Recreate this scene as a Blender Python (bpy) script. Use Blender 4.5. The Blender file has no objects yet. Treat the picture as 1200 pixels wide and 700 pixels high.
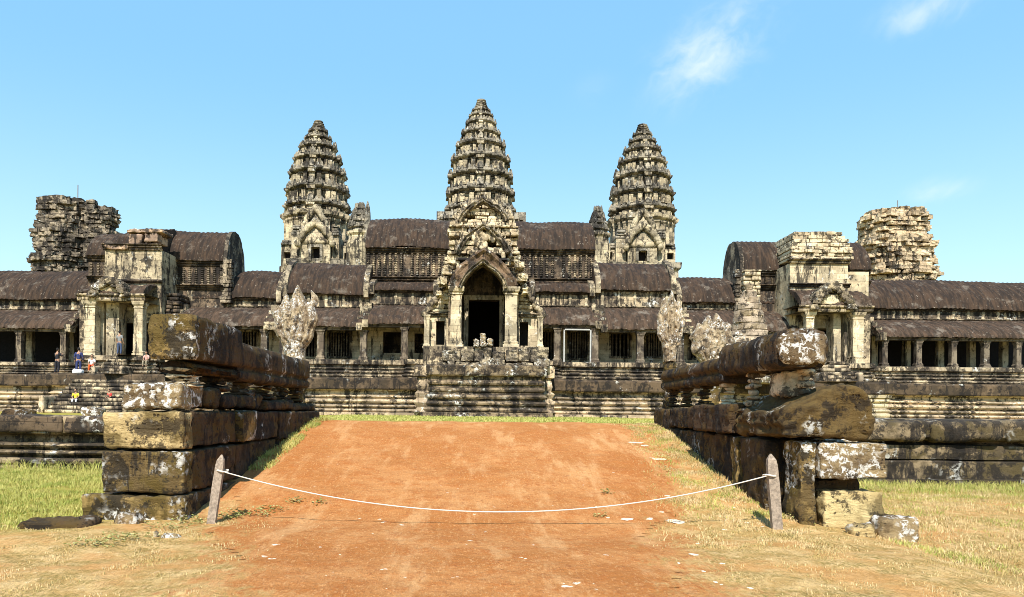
import bpy, math, random
import numpy as np
from mathutils import Vector, noise, Matrix
R = math.radians
C = bpy.context.scene
COL = C.collection

# ------------------------------------------------------------------ camera
F = 870.0; CX = 565.0; HY = 478.0; EYE = 1.6; ROLL = 0.0108
cam = bpy.data.cameras.new('camera'); camo = bpy.data.objects.new('camera', cam); COL.objects.link(camo)
cam.sensor_width = 36; cam.lens = F / 1200 * 36
cam.shift_x = (600 - CX) / 1200; cam.shift_y = (HY - 350) / 1200
camo.location = (0, 0, EYE)
camo.matrix_world = Matrix.Translation((0, 0, EYE)) @ Matrix.Rotation(R(90), 4, 'X') @ Matrix.Rotation(ROLL, 4, 'Z')
cam.clip_start = 0.1; cam.clip_end = 5000
C.camera = camo
C.cycles.filter_width = 0.9

# ------------------------------------------------------------------ light
SUN_EL, SUN_AZ = 47.0, 187.0        # azimuth, clockwise from +Y: behind the camera and a little to its left
w = bpy.data.worlds.new('World'); C.world = w; w.use_nodes = True
C.view_settings.view_transform = 'Standard'; C.view_settings.look = 'None'
C.view_settings.gamma = 1; C.view_settings.use_curve_mapping = False
C.view_settings.exposure = 0.55
sl = bpy.data.lights.new('sun', 'SUN'); so = bpy.data.objects.new('sun', sl); COL.objects.link(so)
sl.energy = 4.9; sl.angle = R(0.5); sl.color = (1, 0.95, 0.88)
sdir = Vector((math.sin(R(SUN_AZ)) * math.cos(R(SUN_EL)), math.cos(R(SUN_AZ)) * math.cos(R(SUN_EL)), math.sin(R(SUN_EL))))
so.rotation_euler = sdir.to_track_quat('Z', 'Y').to_euler(); so.location = sdir * 300


# ------------------------------------------------------------------ node helper
class NT:
    def __init__(s, tree): s.t = tree; s.n = tree.nodes; s.l = tree.links
    def new(s, typ, **kw):
        n = s.n.new(typ)
        for k, v in kw.items(): setattr(n, k, v)
        return n
    def put(s, sock, v):
        if isinstance(v, bpy.types.NodeSocket): s.l.new(v, sock)
        elif v is not None:
            try: sock.default_value = v
            except Exception: sock.default_value = (v[0], v[1], v[2], 1)
    def math(s, op, a, b=None, c=None, clamp=False):
        n = s.new('ShaderNodeMath', operation=op, use_clamp=clamp)
        s.put(n.inputs[0], a); s.put(n.inputs[1], b); s.put(n.inputs[2], c)
        return n.outputs[0]
    def vmath(s, op, a, b=None):
        n = s.new('ShaderNodeVectorMath', operation=op); s.put(n.inputs[0], a); s.put(n.inputs[1], b)
        return n.outputs[1] if op in ('DOT_PRODUCT', 'DISTANCE', 'LENGTH') else n.outputs[0]
    def noise(s, v, scale, detail=5, rough=.6, dist=0):
        n = s.new('ShaderNodeTexNoise'); s.put(n.inputs['Vector'], v); n.inputs['Scale'].default_value = scale
        n.inputs['Detail'].default_value = detail; n.inputs['Roughness'].default_value = rough
        n.inputs['Distortion'].default_value = dist
        return n.outputs[0]
    def voro(s, v, scale, feature='F1', out=0):
        n = s.new('ShaderNodeTexVoronoi', feature=feature); s.put(n.inputs['Vector'], v); n.inputs['Scale'].default_value = scale
        return n.outputs[out]
    def mix(s, f, a, b, mode='MIX'):
        n = s.new('ShaderNodeMix', data_type='RGBA', blend_type=mode); s.put(n.inputs[0], f)
        s.put(n.inputs[6], a if isinstance(a, bpy.types.NodeSocket) else (*a, 1))
        s.put(n.inputs[7], b if isinstance(b, bpy.types.NodeSocket) else (*b, 1))
        return n.outputs[2]
    def step(s, v, lo, hi, a=0., b=1.):
        n = s.new('ShaderNodeMapRange', interpolation_type='SMOOTHSTEP'); s.put(n.inputs[0], v)
        for k, x in enumerate((lo, hi, a, b)): s.put(n.inputs[k + 1], x)
        return n.outputs[0]
    def sep(s, v):
        n = s.new('ShaderNodeSeparateXYZ'); s.put(n.inputs[0], v); return n.outputs
    def comb(s, x, y, z):
        n = s.new('ShaderNodeCombineXYZ'); s.put(n.inputs[0], x); s.put(n.inputs[1], y); s.put(n.inputs[2], z); return n.outputs[0]
    def bump(s, h, strength, dist):
        n = s.new('ShaderNodeBump'); s.put(n.inputs['Height'], h); n.inputs['Strength'].default_value = strength
        n.inputs['Distance'].default_value = dist; return n.outputs[0]


# world: Nishita sky and a few thin clouds
T = NT(w.node_tree); bg = T.n['Background']
sky = T.new('ShaderNodeTexSky', sky_type='NISHITA'); sky.sun_disc = False
sky.sun_elevation = R(SUN_EL); sky.sun_rotation = R(SUN_AZ)
sky.air_density = 1.35; sky.dust_density = 0.3; sky.ozone_density = 1.6; sky.altitude = 0
tc = T.new('ShaderNodeTexCoord').outputs['Generated']
nrm = T.vmath('NORMALIZE', tc)
def pixdir(px, py):
    return Vector(((px - CX) / F, 1, (HY - py) / F)).normalized()
cl = None
warp = T.math('MULTIPLY', T.noise(nrm, 9, 3, .6), .25)
for (px, py, rx, ry, amt, sc, sl_) in ((828, 58, .095, .080, .66, 15, .5), (1080, 8, .065, .032, .5, 17, .2), (1098, 217, .045, .022, .35, 14, .1), (690, 105, .05, .03, .06, 12, .1)):
    d = pixdir(px, py)
    dx = T.vmath('SUBTRACT', nrm, tuple(d)); o = T.sep(dx)
    ex = T.math('DIVIDE', T.math('ADD', o[0], T.math('MULTIPLY', o[2], -sl_)), rx); ez = T.math('DIVIDE', o[2], ry)
    rr = T.math('SQRT', T.math('ADD', T.math('MULTIPLY', ex, ex), T.math('MULTIPLY', ez, ez)))
    front = T.step(T.sep(nrm)[1], 0, .2)
    m = T.step(rr, 1.0, 0.05)
    nz = T.noise(T.comb(T.math('ADD', T.math('MULTIPLY', T.sep(nrm)[0], 1.3), T.math('MULTIPLY', T.sep(nrm)[2], -.7)), T.sep(nrm)[1], T.math('ADD', T.math('MULTIPLY', T.sep(nrm)[2], 1.6), warp)), sc, 5, .58, 0)
    v = T.math('MULTIPLY', T.math('MULTIPLY', T.math('MULTIPLY', m, T.step(T.math('ADD', nz, T.math('MULTIPLY', m, .2)), .38, 1.0)), amt), front)
    cl = v if cl is None else T.math('MAXIMUM', cl, v)
zz_ = T.sep(nrm)[2]
pale = T.mix(T.step(zz_, .0, .42), (5.0, 7.1, 8.0), (2.0, 4.6, 7.3)); pale = T.mix(T.step(zz_, .45, 1.0), pale, (.6, 1.7, 3.8))
skyc = T.mix(.65, T.mix(1.0, sky.outputs[0], (.90, 1.06, 1.06), 'MULTIPLY'), pale)
T.l.new(T.mix(cl, skyc, (7.0, 7.3, 7.5)), bg.inputs[0]); bg.inputs[1].default_value = 0.112


# ------------------------------------------------------------------ materials
def new_mat(name):
    m = bpy.data.materials.new(name); m.use_nodes = True
    t = NT(m.node_tree); b = t.n['Principled BSDF']
    b.inputs['Specular IOR Level'].default_value = .25; b.inputs['Roughness'].default_value = .9
    return m, t, b

def stone_mat(name, light=(.50, .41, .25), mid=(.22, .19, .145), dark=(.016, .013, .011), stain=.5, streak=.5, lichen=.2,
              lcol=(.72, .70, .62), top=(.045, .035, .025), topamt=.7, sc=1.0, brick=(1.1, .42), bump=.5, mott=0., moss=None, bdist=.06, pits=0.):
    m, t, b = new_mat(name)
    g = t.new('ShaderNodeNewGeometry'); p = g.outputs['Position']; nn = g.outputs['True Normal']
    x, y, z = t.sep(p)
    c = t.mix(t.step(t.noise(p, .7 * sc, 7, .72), .43, .57), light, mid)
    hb = None
    if brick:
        br = t.new('ShaderNodeTexBrick'); t.put(br.inputs['Vector'], t.comb(t.math('ADD', x, y), t.math('ADD', z, t.math('MULTIPLY', t.noise(p, .5 * sc, 2), .12)), 0))
        br.inputs['Scale'].default_value = 1; br.inputs['Brick Width'].default_value = brick[0]; br.inputs['Row Height'].default_value = brick[1]
        br.inputs['Mortar Size'].default_value = .009; br.inputs['Mortar Smooth'].default_value = .3
        br.inputs['Color1'].default_value = (.70, .69, .68, 1); br.inputs['Color2'].default_value = (1.12, 1.08, 1.02, 1); br.inputs['Mortar'].default_value = (.42, .38, .34, 1)
        c = t.mix(.9, c, br.outputs['Color'], 'MULTIPLY'); hb = br.outputs['Fac']
    if moss: c = t.mix(t.step(t.noise(t.vmath('ADD', p, (7, 3, 1)), 1.1 * sc, 5, .65), .46, .58), c, moss)
    if streak > 0:
        sv = t.comb(t.math('MULTIPLY', t.math('ADD', x, t.math('MULTIPLY', y, .6)), 1.9 * sc), t.math('MULTIPLY', y, .8 * sc), t.math('MULTIPLY', z, .3 * sc))
        s1 = t.step(t.noise(sv, 1.0, 7, .74), .62 - .25 * streak, .685 - .25 * streak)
        c = t.mix(t.math('MULTIPLY', s1, .88), c, dark)
    if stain > 0:
        s2 = t.step(t.noise(t.vmath('ADD', p, (31, 17, 5)), 1.5 * sc, 9, .76), .66 - .34 * stain, .71 - .34 * stain)
        c = t.mix(t.math('MULTIPLY', s2, .85), c, dark)
    if mott > 0:
        c = t.mix(t.math('MULTIPLY', t.step(t.noise(p, 9 * sc, 4, .7), .45, .62), mott), c, dark)
    if pits > 0:
        pv = t.voro(t.vmath('ADD', p, t.vmath('MULTIPLY', t.comb(t.noise(p, 6, 3), t.noise(p, 7, 3), t.noise(p, 5, 3)), (.12, .12, .12))), 11)
        pit = t.math('MULTIPLY', t.step(pv, .26, .10), t.step(t.noise(p, 2.1, 3), .46, .56))
        c = t.mix(t.math('MULTIPLY', pit, pits), c, dark)
    if topamt > 0:
        up = t.step(t.sep(nn)[2], .35, .85); un = t.step(t.noise(t.vmath('ADD', p, (3, 9, 2)), 2.3 * sc, 5, .7), .30, .60)
        c = t.mix(t.math('MULTIPLY', t.math('MULTIPLY', up, un), topamt), c, top)
    if lichen > 0:
        l1 = t.step(t.noise(t.vmath('ADD', p, (11, 5, 8)), .9 * sc, 3, .6), .66 - .3 * lichen, .80 - .3 * lichen)
        l2 = t.step(t.noise(t.vmath('ADD', p, (1, 15, 28)), 5.5 * sc, 6, .7, .4), .50, .57)
        c = t.mix(t.math('MULTIPLY', t.math('MULTIPLY', l1, l2), .95), c, lcol)
    t.l.new(c, b.inputs['Base Color'])
    h = t.math('ADD', t.noise(p, 3.2 * sc, 9, .75), t.math('MULTIPLY', t.noise(p, 16 * sc, 4, .7), .35))
    if pits > 0:
        h = t.math('SUBTRACT', h, t.math('MULTIPLY', pit, .5)); h = t.math('ADD', h, t.math('MULTIPLY', t.noise(t.comb(t.math('MULTIPLY', x, .6), t.math('MULTIPLY', y, .6), t.math('MULTIPLY', z, 3.0)), 2.2, 7, .72, .4), 1.2))
    if hb: h = t.math('SUBTRACT', h, t.math('MULTIPLY', hb, .8))
    t.l.new(t.bump(h, bump, bdist / sc), b.inputs['Normal'])
    return m

def plain_mat(name, col, rough=.85, var=.25, sc=8, bump=.15):
    m, t, b = new_mat(name)
    p = t.new('ShaderNodeNewGeometry').outputs['Position']; n = t.noise(p, sc, 5, .65)
    c = t.mix(t.step(n, .3, .7), tuple(v * (1 - var) for v in col), tuple(min(1, v * (1 + var)) for v in col))
    t.l.new(c, b.inputs['Base Color']); b.inputs['Roughness'].default_value = rough
    t.l.new(t.bump(n, bump, .02), b.inputs['Normal'])
    return m

M = {}
M['wall'] = stone_mat('weathered_sandstone', light=(0.567, 0.458, 0.297), mid=(0.194, 0.150, 0.101), stain=0.49, streak=.50, lichen=.25)
M['wall_dark'] = stone_mat('black_stained_sandstone', light=(0.208, 0.152, 0.100), mid=(0.087, 0.065, 0.045), stain=0.52, streak=.50, lichen=.22, lcol=(.5, .45, .36))
M['wall_pale'] = stone_mat('pale_sandstone', light=(0.697, 0.581, 0.383), mid=(0.448, 0.366, 0.238), stain=0.26, streak=.38, lichen=.3)
M['pillar'] = stone_mat('pillar_sandstone', light=(0.656, 0.551, 0.370), mid=(0.334, 0.279, 0.189), stain=0.26, streak=.44, lichen=.2, brick=(3, 1.3), topamt=.3)
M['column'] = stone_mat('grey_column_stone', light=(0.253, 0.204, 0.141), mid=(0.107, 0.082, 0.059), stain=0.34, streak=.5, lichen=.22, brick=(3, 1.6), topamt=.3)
M['plinth'] = stone_mat('plinth_stone', light=(0.669, 0.522, 0.339), mid=(0.349, 0.272, 0.183), dark=(.016, .013, .011), stain=0.44, streak=.40, lichen=.30, sc=.8, brick=(1.5, .9), topamt=.25)
M['band'] = stone_mat('dark_coping_stone', light=(0.134, 0.093, 0.057), mid=(0.062, 0.045, 0.029), stain=0.44, streak=.35, lichen=.22, brick=(1.9, 1.2), topamt=.3)
M['block_grey'] = stone_mat('stained_block_stone', light=(0.527, 0.436, 0.286), mid=(0.263, 0.212, 0.141), stain=0.44, streak=.46, lichen=.3)
M['arch_brown'] = stone_mat('brown_arch_stone', light=(0.224, 0.145, 0.084), mid=(0.102, 0.066, 0.040), stain=.42, streak=.4, lichen=.35, brick=None, bump=.9)
M['wall_band'] = stone_mat('streaked_frieze_stone', light=(0.482, 0.385, 0.249), mid=(0.146, 0.112, 0.077), stain=0.49, streak=.60, lichen=.3)
M['stair_block'] = stone_mat('streaked_plinth_stone', light=(0.312, 0.236, 0.147), mid=(0.092, 0.068, 0.045), stain=0.49, streak=.42, lichen=.5, sc=.9, topamt=.4)
M['tower'] = stone_mat('tower_stone', light=(.42, .37, .28), mid=(.17, .15, .115), dark=(.02, .018, .016), stain=.42, streak=.40, lichen=.15, sc=.6, brick=(1.6, .6), bump=.8, mott=.2, topamt=.7)
M['tower_pale'] = stone_mat('pale_tower_stone', light=(0.614, 0.518, 0.343), mid=(0.313, 0.260, 0.172), stain=0.38, streak=.45, lichen=.2, sc=.6, brick=(1.6, .7), bump=.8, mott=.2)
M['ruin_grey'] = stone_mat('grey_ruin_stone', light=(0.423, 0.345, 0.242), mid=(0.147, 0.121, 0.089), stain=0.50, streak=.42, lichen=.2, sc=.6, brick=(1.2, .5), bump=1.0, mott=.3)
M['ruin_pale'] = stone_mat('cream_ruin_stone', light=(0.754, 0.594, 0.380), mid=(0.521, 0.397, 0.252), stain=0.36, streak=.28, lichen=.3, sc=.6, brick=(1.2, .5), bump=1.0, mott=.25)
M['rubble'] = stone_mat('rubble_stone', light=(.76, .62, .40), mid=(.44, .34, .21), dark=(.02, .016, .012), stain=.41, streak=.30, lichen=.3, sc=1.1, brick=None, bump=1.0, mott=.2)
M['naga_'] = stone_mat('white_lichened_stone', light=(0.585, 0.442, 0.305), mid=(0.288, 0.206, 0.135), dark=(.016, .013, .011), stain=0.44, streak=0, lichen=.62, lcol=(.80, .77, .70), sc=2.6, brick=None, bump=1.0, mott=.3, topamt=.1, bdist=.12, pits=.6)
M['naga'] = stone_mat('white_lichened_carving', light=(0.510, 0.398, 0.244), mid=(0.265, 0.194, 0.118), dark=(.04, .03, .022), stain=.40, streak=0, lichen=.75, lcol=(.78, .76, .69), sc=3.2, brick=None, bump=1.0, mott=.4, topamt=.1, bdist=.12, pits=.6)
M['near_dark'] = stone_mat('dark_mossy_stone', light=(.090, .054, .026), mid=(.032, .021, .012), dark=(.012, .010, .009), stain=.42, streak=.30, lichen=.30, lcol=(.60, .58, .52), moss=(.10, .060, .016), sc=1.7, brick=None, bump=1.0, topamt=.5, top=(.085, .055, .022), pits=.8, bdist=.1)  # moss and stain, with shade under the rails also put into the base colour
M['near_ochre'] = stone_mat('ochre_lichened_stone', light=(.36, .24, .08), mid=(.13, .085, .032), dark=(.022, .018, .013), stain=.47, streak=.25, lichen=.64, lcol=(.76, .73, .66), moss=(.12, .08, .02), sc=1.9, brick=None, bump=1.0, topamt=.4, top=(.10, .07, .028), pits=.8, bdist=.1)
M['near_yellow'] = stone_mat('yellow_sandstone', light=(.66, .48, .22), mid=(.50, .36, .16), dark=(.04, .028, .016), stain=.40, streak=.1, lichen=.50, lcol=(.76, .73, .66), moss=(.20, .14, .05), sc=1.5, brick=None, bump=1.0, topamt=.3, pits=.8, bdist=.1)
M['smooth_yellow'] = stone_mat('smooth_yellow_stone', light=(.62, .48, .23), mid=(.46, .34, .15), dark=(.03, .022, .014), stain=.44, streak=0, lichen=.12, moss=(.20, .145, .06), sc=1.6, brick=None, bump=1.0, topamt=0, pits=.8)
M['near_white'] = stone_mat('white_crusted_stone', light=(.36, .26, .13), mid=(.15, .10, .05), dark=(.025, .02, .014), stain=.34, streak=0, lichen=1.0, lcol=(.78, .75, .68), sc=1.9, brick=None, bump=1.0, topamt=.1, pits=.8, bdist=.1)
M['terrace_dark'] = stone_mat('dark_terrace_stone', light=(0.311, 0.234, 0.135), mid=(0.096, 0.073, 0.043), dark=(.016, .013, .011), stain=0.50, streak=.46, lichen=.30, moss=(.085, .062, .025), sc=1.1, brick=(2.2, 2.0), topamt=.5, bump=.9)
M['terrace'] = stone_mat('terrace_stone', light=(0.571, 0.436, 0.258), mid=(0.230, 0.170, 0.101), dark=(.016, .013, .011), stain=0.48, streak=.44, lichen=.32, moss=(.10, .072, .03), sc=1.1, brick=(2.2, 2.0), topamt=.4, bump=.8)
M['carve'] = stone_mat('carved_stone', light=(0.481, 0.384, 0.241), mid=(0.174, 0.136, 0.092), stain=0.54, streak=.2, lichen=.35, sc=1.5, brick=None, bump=1.0, mott=.35)

# stone tiled roof: rolls running down the slope
def roof_mat(name, a, b_, grey=.3):
    m, t, b = new_mat(name)
    g = t.new('ShaderNodeNewGeometry'); p = g.outputs['Position']; x, y, z = t.sep(p)
    sv = t.comb(t.math('MULTIPLY', x, 4.2), t.math('MULTIPLY', y, .8), t.math('MULTIPLY', z, .8))
    c = t.mix(t.step(t.noise(sv, 1.0, 6, .7), .36, .62), a, b_)
    c = t.mix(t.math('MULTIPLY', t.step(t.noise(p, .8, 7, .7), .54, .66), grey), c, (.26, .22, .17))
    c = t.mix(t.math('MULTIPLY', t.step(t.noise(t.vmath('ADD', p, (9, 4, 3)), 5, 5, .7), .62, .68), .6), c, (.42, .36, .28))
    c = t.mix(t.step(t.noise(t.vmath('ADD', p, (2, 7, 3)), .9, 7, .72), .56, .66, 0., .75), c, (.022, .017, .015))
    t.l.new(c, b.inputs['Base Color'])
    h = t.math('ADD', t.noise(p, 5, 6, .7), t.math('MULTIPLY', t.noise(sv, 1.5, 3), .8))
    t.l.new(t.bump(h, .6, .06), b.inputs['Normal'])
    return m
M['roof'] = roof_mat('dark_stone_roof', (.066, .040, .024), (.025, .017, .012), .36)
M['roof_light'] = roof_mat('brown_stone_roof', (.088, .054, .033), (.034, .023, .015), .46)

M['void'] = plain_mat('shade_dark_stone', (.022, .018, .016))  # interiors painted near black, their shade put into the colour
M['wood'] = plain_mat('grey_weathered_wood', (.30, .235, .175), .8, .35, 30, .4)
M['rope'] = plain_mat('white_rope', (.62, .57, .48), .8, .15, 60, .3)
M['whitepaint'] = plain_mat('whitewashed_frame', (.42, .41, .38), .7, .2, 12, .2)
M['redwood'] = plain_mat('reddish_timber', (.26, .14, .09), .8, .3, 9, .2)
M['metal'] = plain_mat('grey_metal', (.2, .2, .2), .5, .1)
for k, c_ in dict(skin=(.38, .22, .14), hair=(.015, .012, .01), navy=(.035, .045, .13), black=(.02, .02, .026), grey=(.23, .23, .22), white=(.75, .73, .7),
                  orange=(.85, .13, .03), yellow=(.80, .60, .05), red=(.55, .05, .04), khaki=(.3, .25, .17), pink=(.6, .35, .3), jeans=(.06, .08, .14)).items():
    M[k] = plain_mat('cloth_' + k if k not in ('skin', 'hair') else k, c_, .85, .12, 20, .1)

# ground: red earth path, dry straw, green turf
def ground_mat():
    m, t, b = new_mat('earth_and_turf')
    g = t.new('ShaderNodeNewGeometry'); p = g.outputs['Position']; x, y, z = t.sep(p)
    n1 = t.noise(p, .55, 6, .65); n2 = t.noise(p, 3.0, 6, .7); pe = t.comb(x, t.math('MULTIPLY', y, .34), z); n3 = t.noise(pe, 30, 5, .75); n4 = t.noise(t.vmath('ADD', pe, (5, 5, 5)), 12, 6, .75)
    red = t.mix(t.step(n1, .38, .62), (.43, .175, .060), (.55, .27, .12))
    red = t.mix(t.step(n2, .40, .70), red, (.44, .165, .055))
    red = t.mix(t.math('MULTIPLY', t.step(n3, .52, .66), .7), red, (.66, .37, .19))
    red = t.mix(t.math('MULTIPLY', t.step(n4, .56, .66), .6), red, (.33, .115, .045))
    trk = t.step(t.noise(t.comb(t.math('MULTIPLY', x, 1.1), t.math('MULTIPLY', y, .22), 0), 1.6, 6, .7), .50, .64); red = t.mix(t.math('MULTIPLY', trk, .5), red, (.70, .43, .24))
    red = t.mix(t.math('MULTIPLY', t.step(t.noise(p, 5, 6, .75), .56, .64), .45), red, (.40, .14, .05))
    straw = t.mix(t.step(n2, .38, .62), (.50, .33, .15), (.66, .47, .26))
    straw = t.mix(t.math('MULTIPLY', t.step(n3, .45, .65), .5), straw, (.32, .20, .08))
    straw = t.mix(t.math('MULTIPLY', t.step(n4, .58, .68), .6), straw, (.84, .68, .48))
    olive = t.step(t.noise(t.vmath('ADD', p, (4, 1, 0)), 2.2, 7, .78), .46, .56); straw = t.mix(t.math('MULTIPLY', olive, t.math('MULTIPLY', t.step(n3, .38, .60), .85)), straw, (.27, .21, .075))
    straw = t.mix(t.math('MULTIPLY', t.step(t.noise(t.vmath('ADD', p, (8, 2, 0)), .8, 5, .6), .50, .62), .55), straw, (.58, .29, .12))
    green = t.mix(t.step(n2, .35, .65), (.26, .26, .055), (.42, .36, .10))
    # path edges
    wob = t.math('MULTIPLY', t.math('SUBTRACT', t.noise(p, 1.3, 7, .72), .5), 3.4)
    le = t.step(y, 5, 14, -2.2, -4.6); re = t.step(y, 6, 17, 2.1, 3.9)
    dl = t.math('SUBTRACT', t.math('ADD', x, wob), le); dr = t.math('SUBTRACT', re, t.math('ADD', x, wob))
    inp = t.step(t.math('ADD', t.math('MINIMUM', dl, dr), t.math('MULTIPLY', t.math('SUBTRACT', n4, .5), 2.2)), -.5, .5)
    far = t.step(y, 19.3, 20.6)
    inp = t.math('MULTIPLY', inp, t.math('SUBTRACT', 1, far))
    # green zones: left lawn, strip by right wall, terrace grass
    gl = t.math('MULTIPLY', t.step(t.math('ADD', x, t.math('MULTIPLY', wob, .5)), -4.6, -5.6), t.step(y, 8.6, 10.2))
    gr = t.math('MULTIPLY', t.step(x, 5.2, 6.0), t.step(t.math('ADD', y, wob), 14.5, 17.6))
    gz = t.math('MAXIMUM', t.math('MAXIMUM', gl, gr), t.math('MULTIPLY', far, t.step(t.math('ABSOLUTE', x), 12.5, 11.)))
    c = t.mix(t.math('MULTIPLY', gz, t.step(t.noise(p, 1.6, 5, .7), .2, .5, .45, 1.)), straw, green)
    c = t.mix(inp, c, red)
    c = t.mix(1.0, c, (1.0, .94, .74), 'MULTIPLY'); t.l.new(c, b.inputs['Base Color']); b.inputs['Roughness'].default_value = .97; b.inputs['Specular IOR Level'].default_value = .08
    n5 = t.noise(pe, 75, 3, .7); c = t.mix(t.math('MULTIPLY', t.step(n5, .60, .68), .30), c, (.80, .52, .32)); c = t.mix(t.math('MULTIPLY', t.step(n5, .42, .34), .45), c, (.25, .10, .045)); t.l.new(c, b.inputs['Base Color'])
    h = t.math('ADD', t.math('ADD', t.math('MULTIPLY', n2, 1.3), t.math('MULTIPLY', n3, .6)), n4)
    t.l.new(t.bump(h, 1.0, .04), b.inputs['Normal'])
    return m
M['ground'] = ground_mat()

def blade_mat(name, a, b_, c3):
    m, t, b = new_mat(name)
    p = t.new('ShaderNodeNewGeometry').outputs['Position']
    c = t.mix(t.step(t.noise(p, 1.4, 5, .7), .38, .62), a, b_)
    c = t.mix(t.step(t.noise(p, 14, 3, .7), .5, .7), c, c3)
    t.l.new(c, b.inputs['Base Color'])
    b.inputs['Roughness'].default_value = .7
    return m
M['grass'] = blade_mat('green_grass', (.24, .28, .05), (.46, .42, .12), (.58, .48, .19))
M['drygrass'] = blade_mat('dry_grass', (.44, .32, .12), (.64, .48, .25), (.22, .20, .06))
M['leaf'] = blade_mat('weed_leaves', (.28, .30, .08), (.42, .38, .15), (.60, .52, .28))


# ------------------------------------------------------------------ mesh helpers
def W(px, py, Y):
    """photograph point at depth Y -> world X, Z"""
    u, v = px - CX, HY - py
    u, v = u - ROLL * v, v + ROLL * u
    return u * Y / F, EYE + v * Y / F
def WX(px, Y, py=380): return W(px, py, Y)[0]
def WZ(py, Y, px=565): return W(px, py, Y)[1]

def fbm(p, s, o=3):
    v = 0; a = 1; q = Vector(p) * s
    for _ in range(o):
        v += a * noise.noise(q); q = q * 2.1 + Vector((3.1, 1.7, 5.3)); a *= .5
    return v

def tag(o, label=None, cat=None, group=None, kind=None):
    if label: o['label'] = label
    if cat: o['category'] = cat
    if group: o['group'] = group
    if kind: o['kind'] = kind
    return o

def thing(name, loc, label, cat, group=None):
    o = bpy.data.objects.new(name, None); COL.objects.link(o); o.location = loc; o.empty_display_size = .3
    return tag(o, label, cat, group)

def world_loc(o):
    v = Vector((0, 0, 0))
    while o: v += Vector(o.location); o = o.parent
    return v

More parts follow.
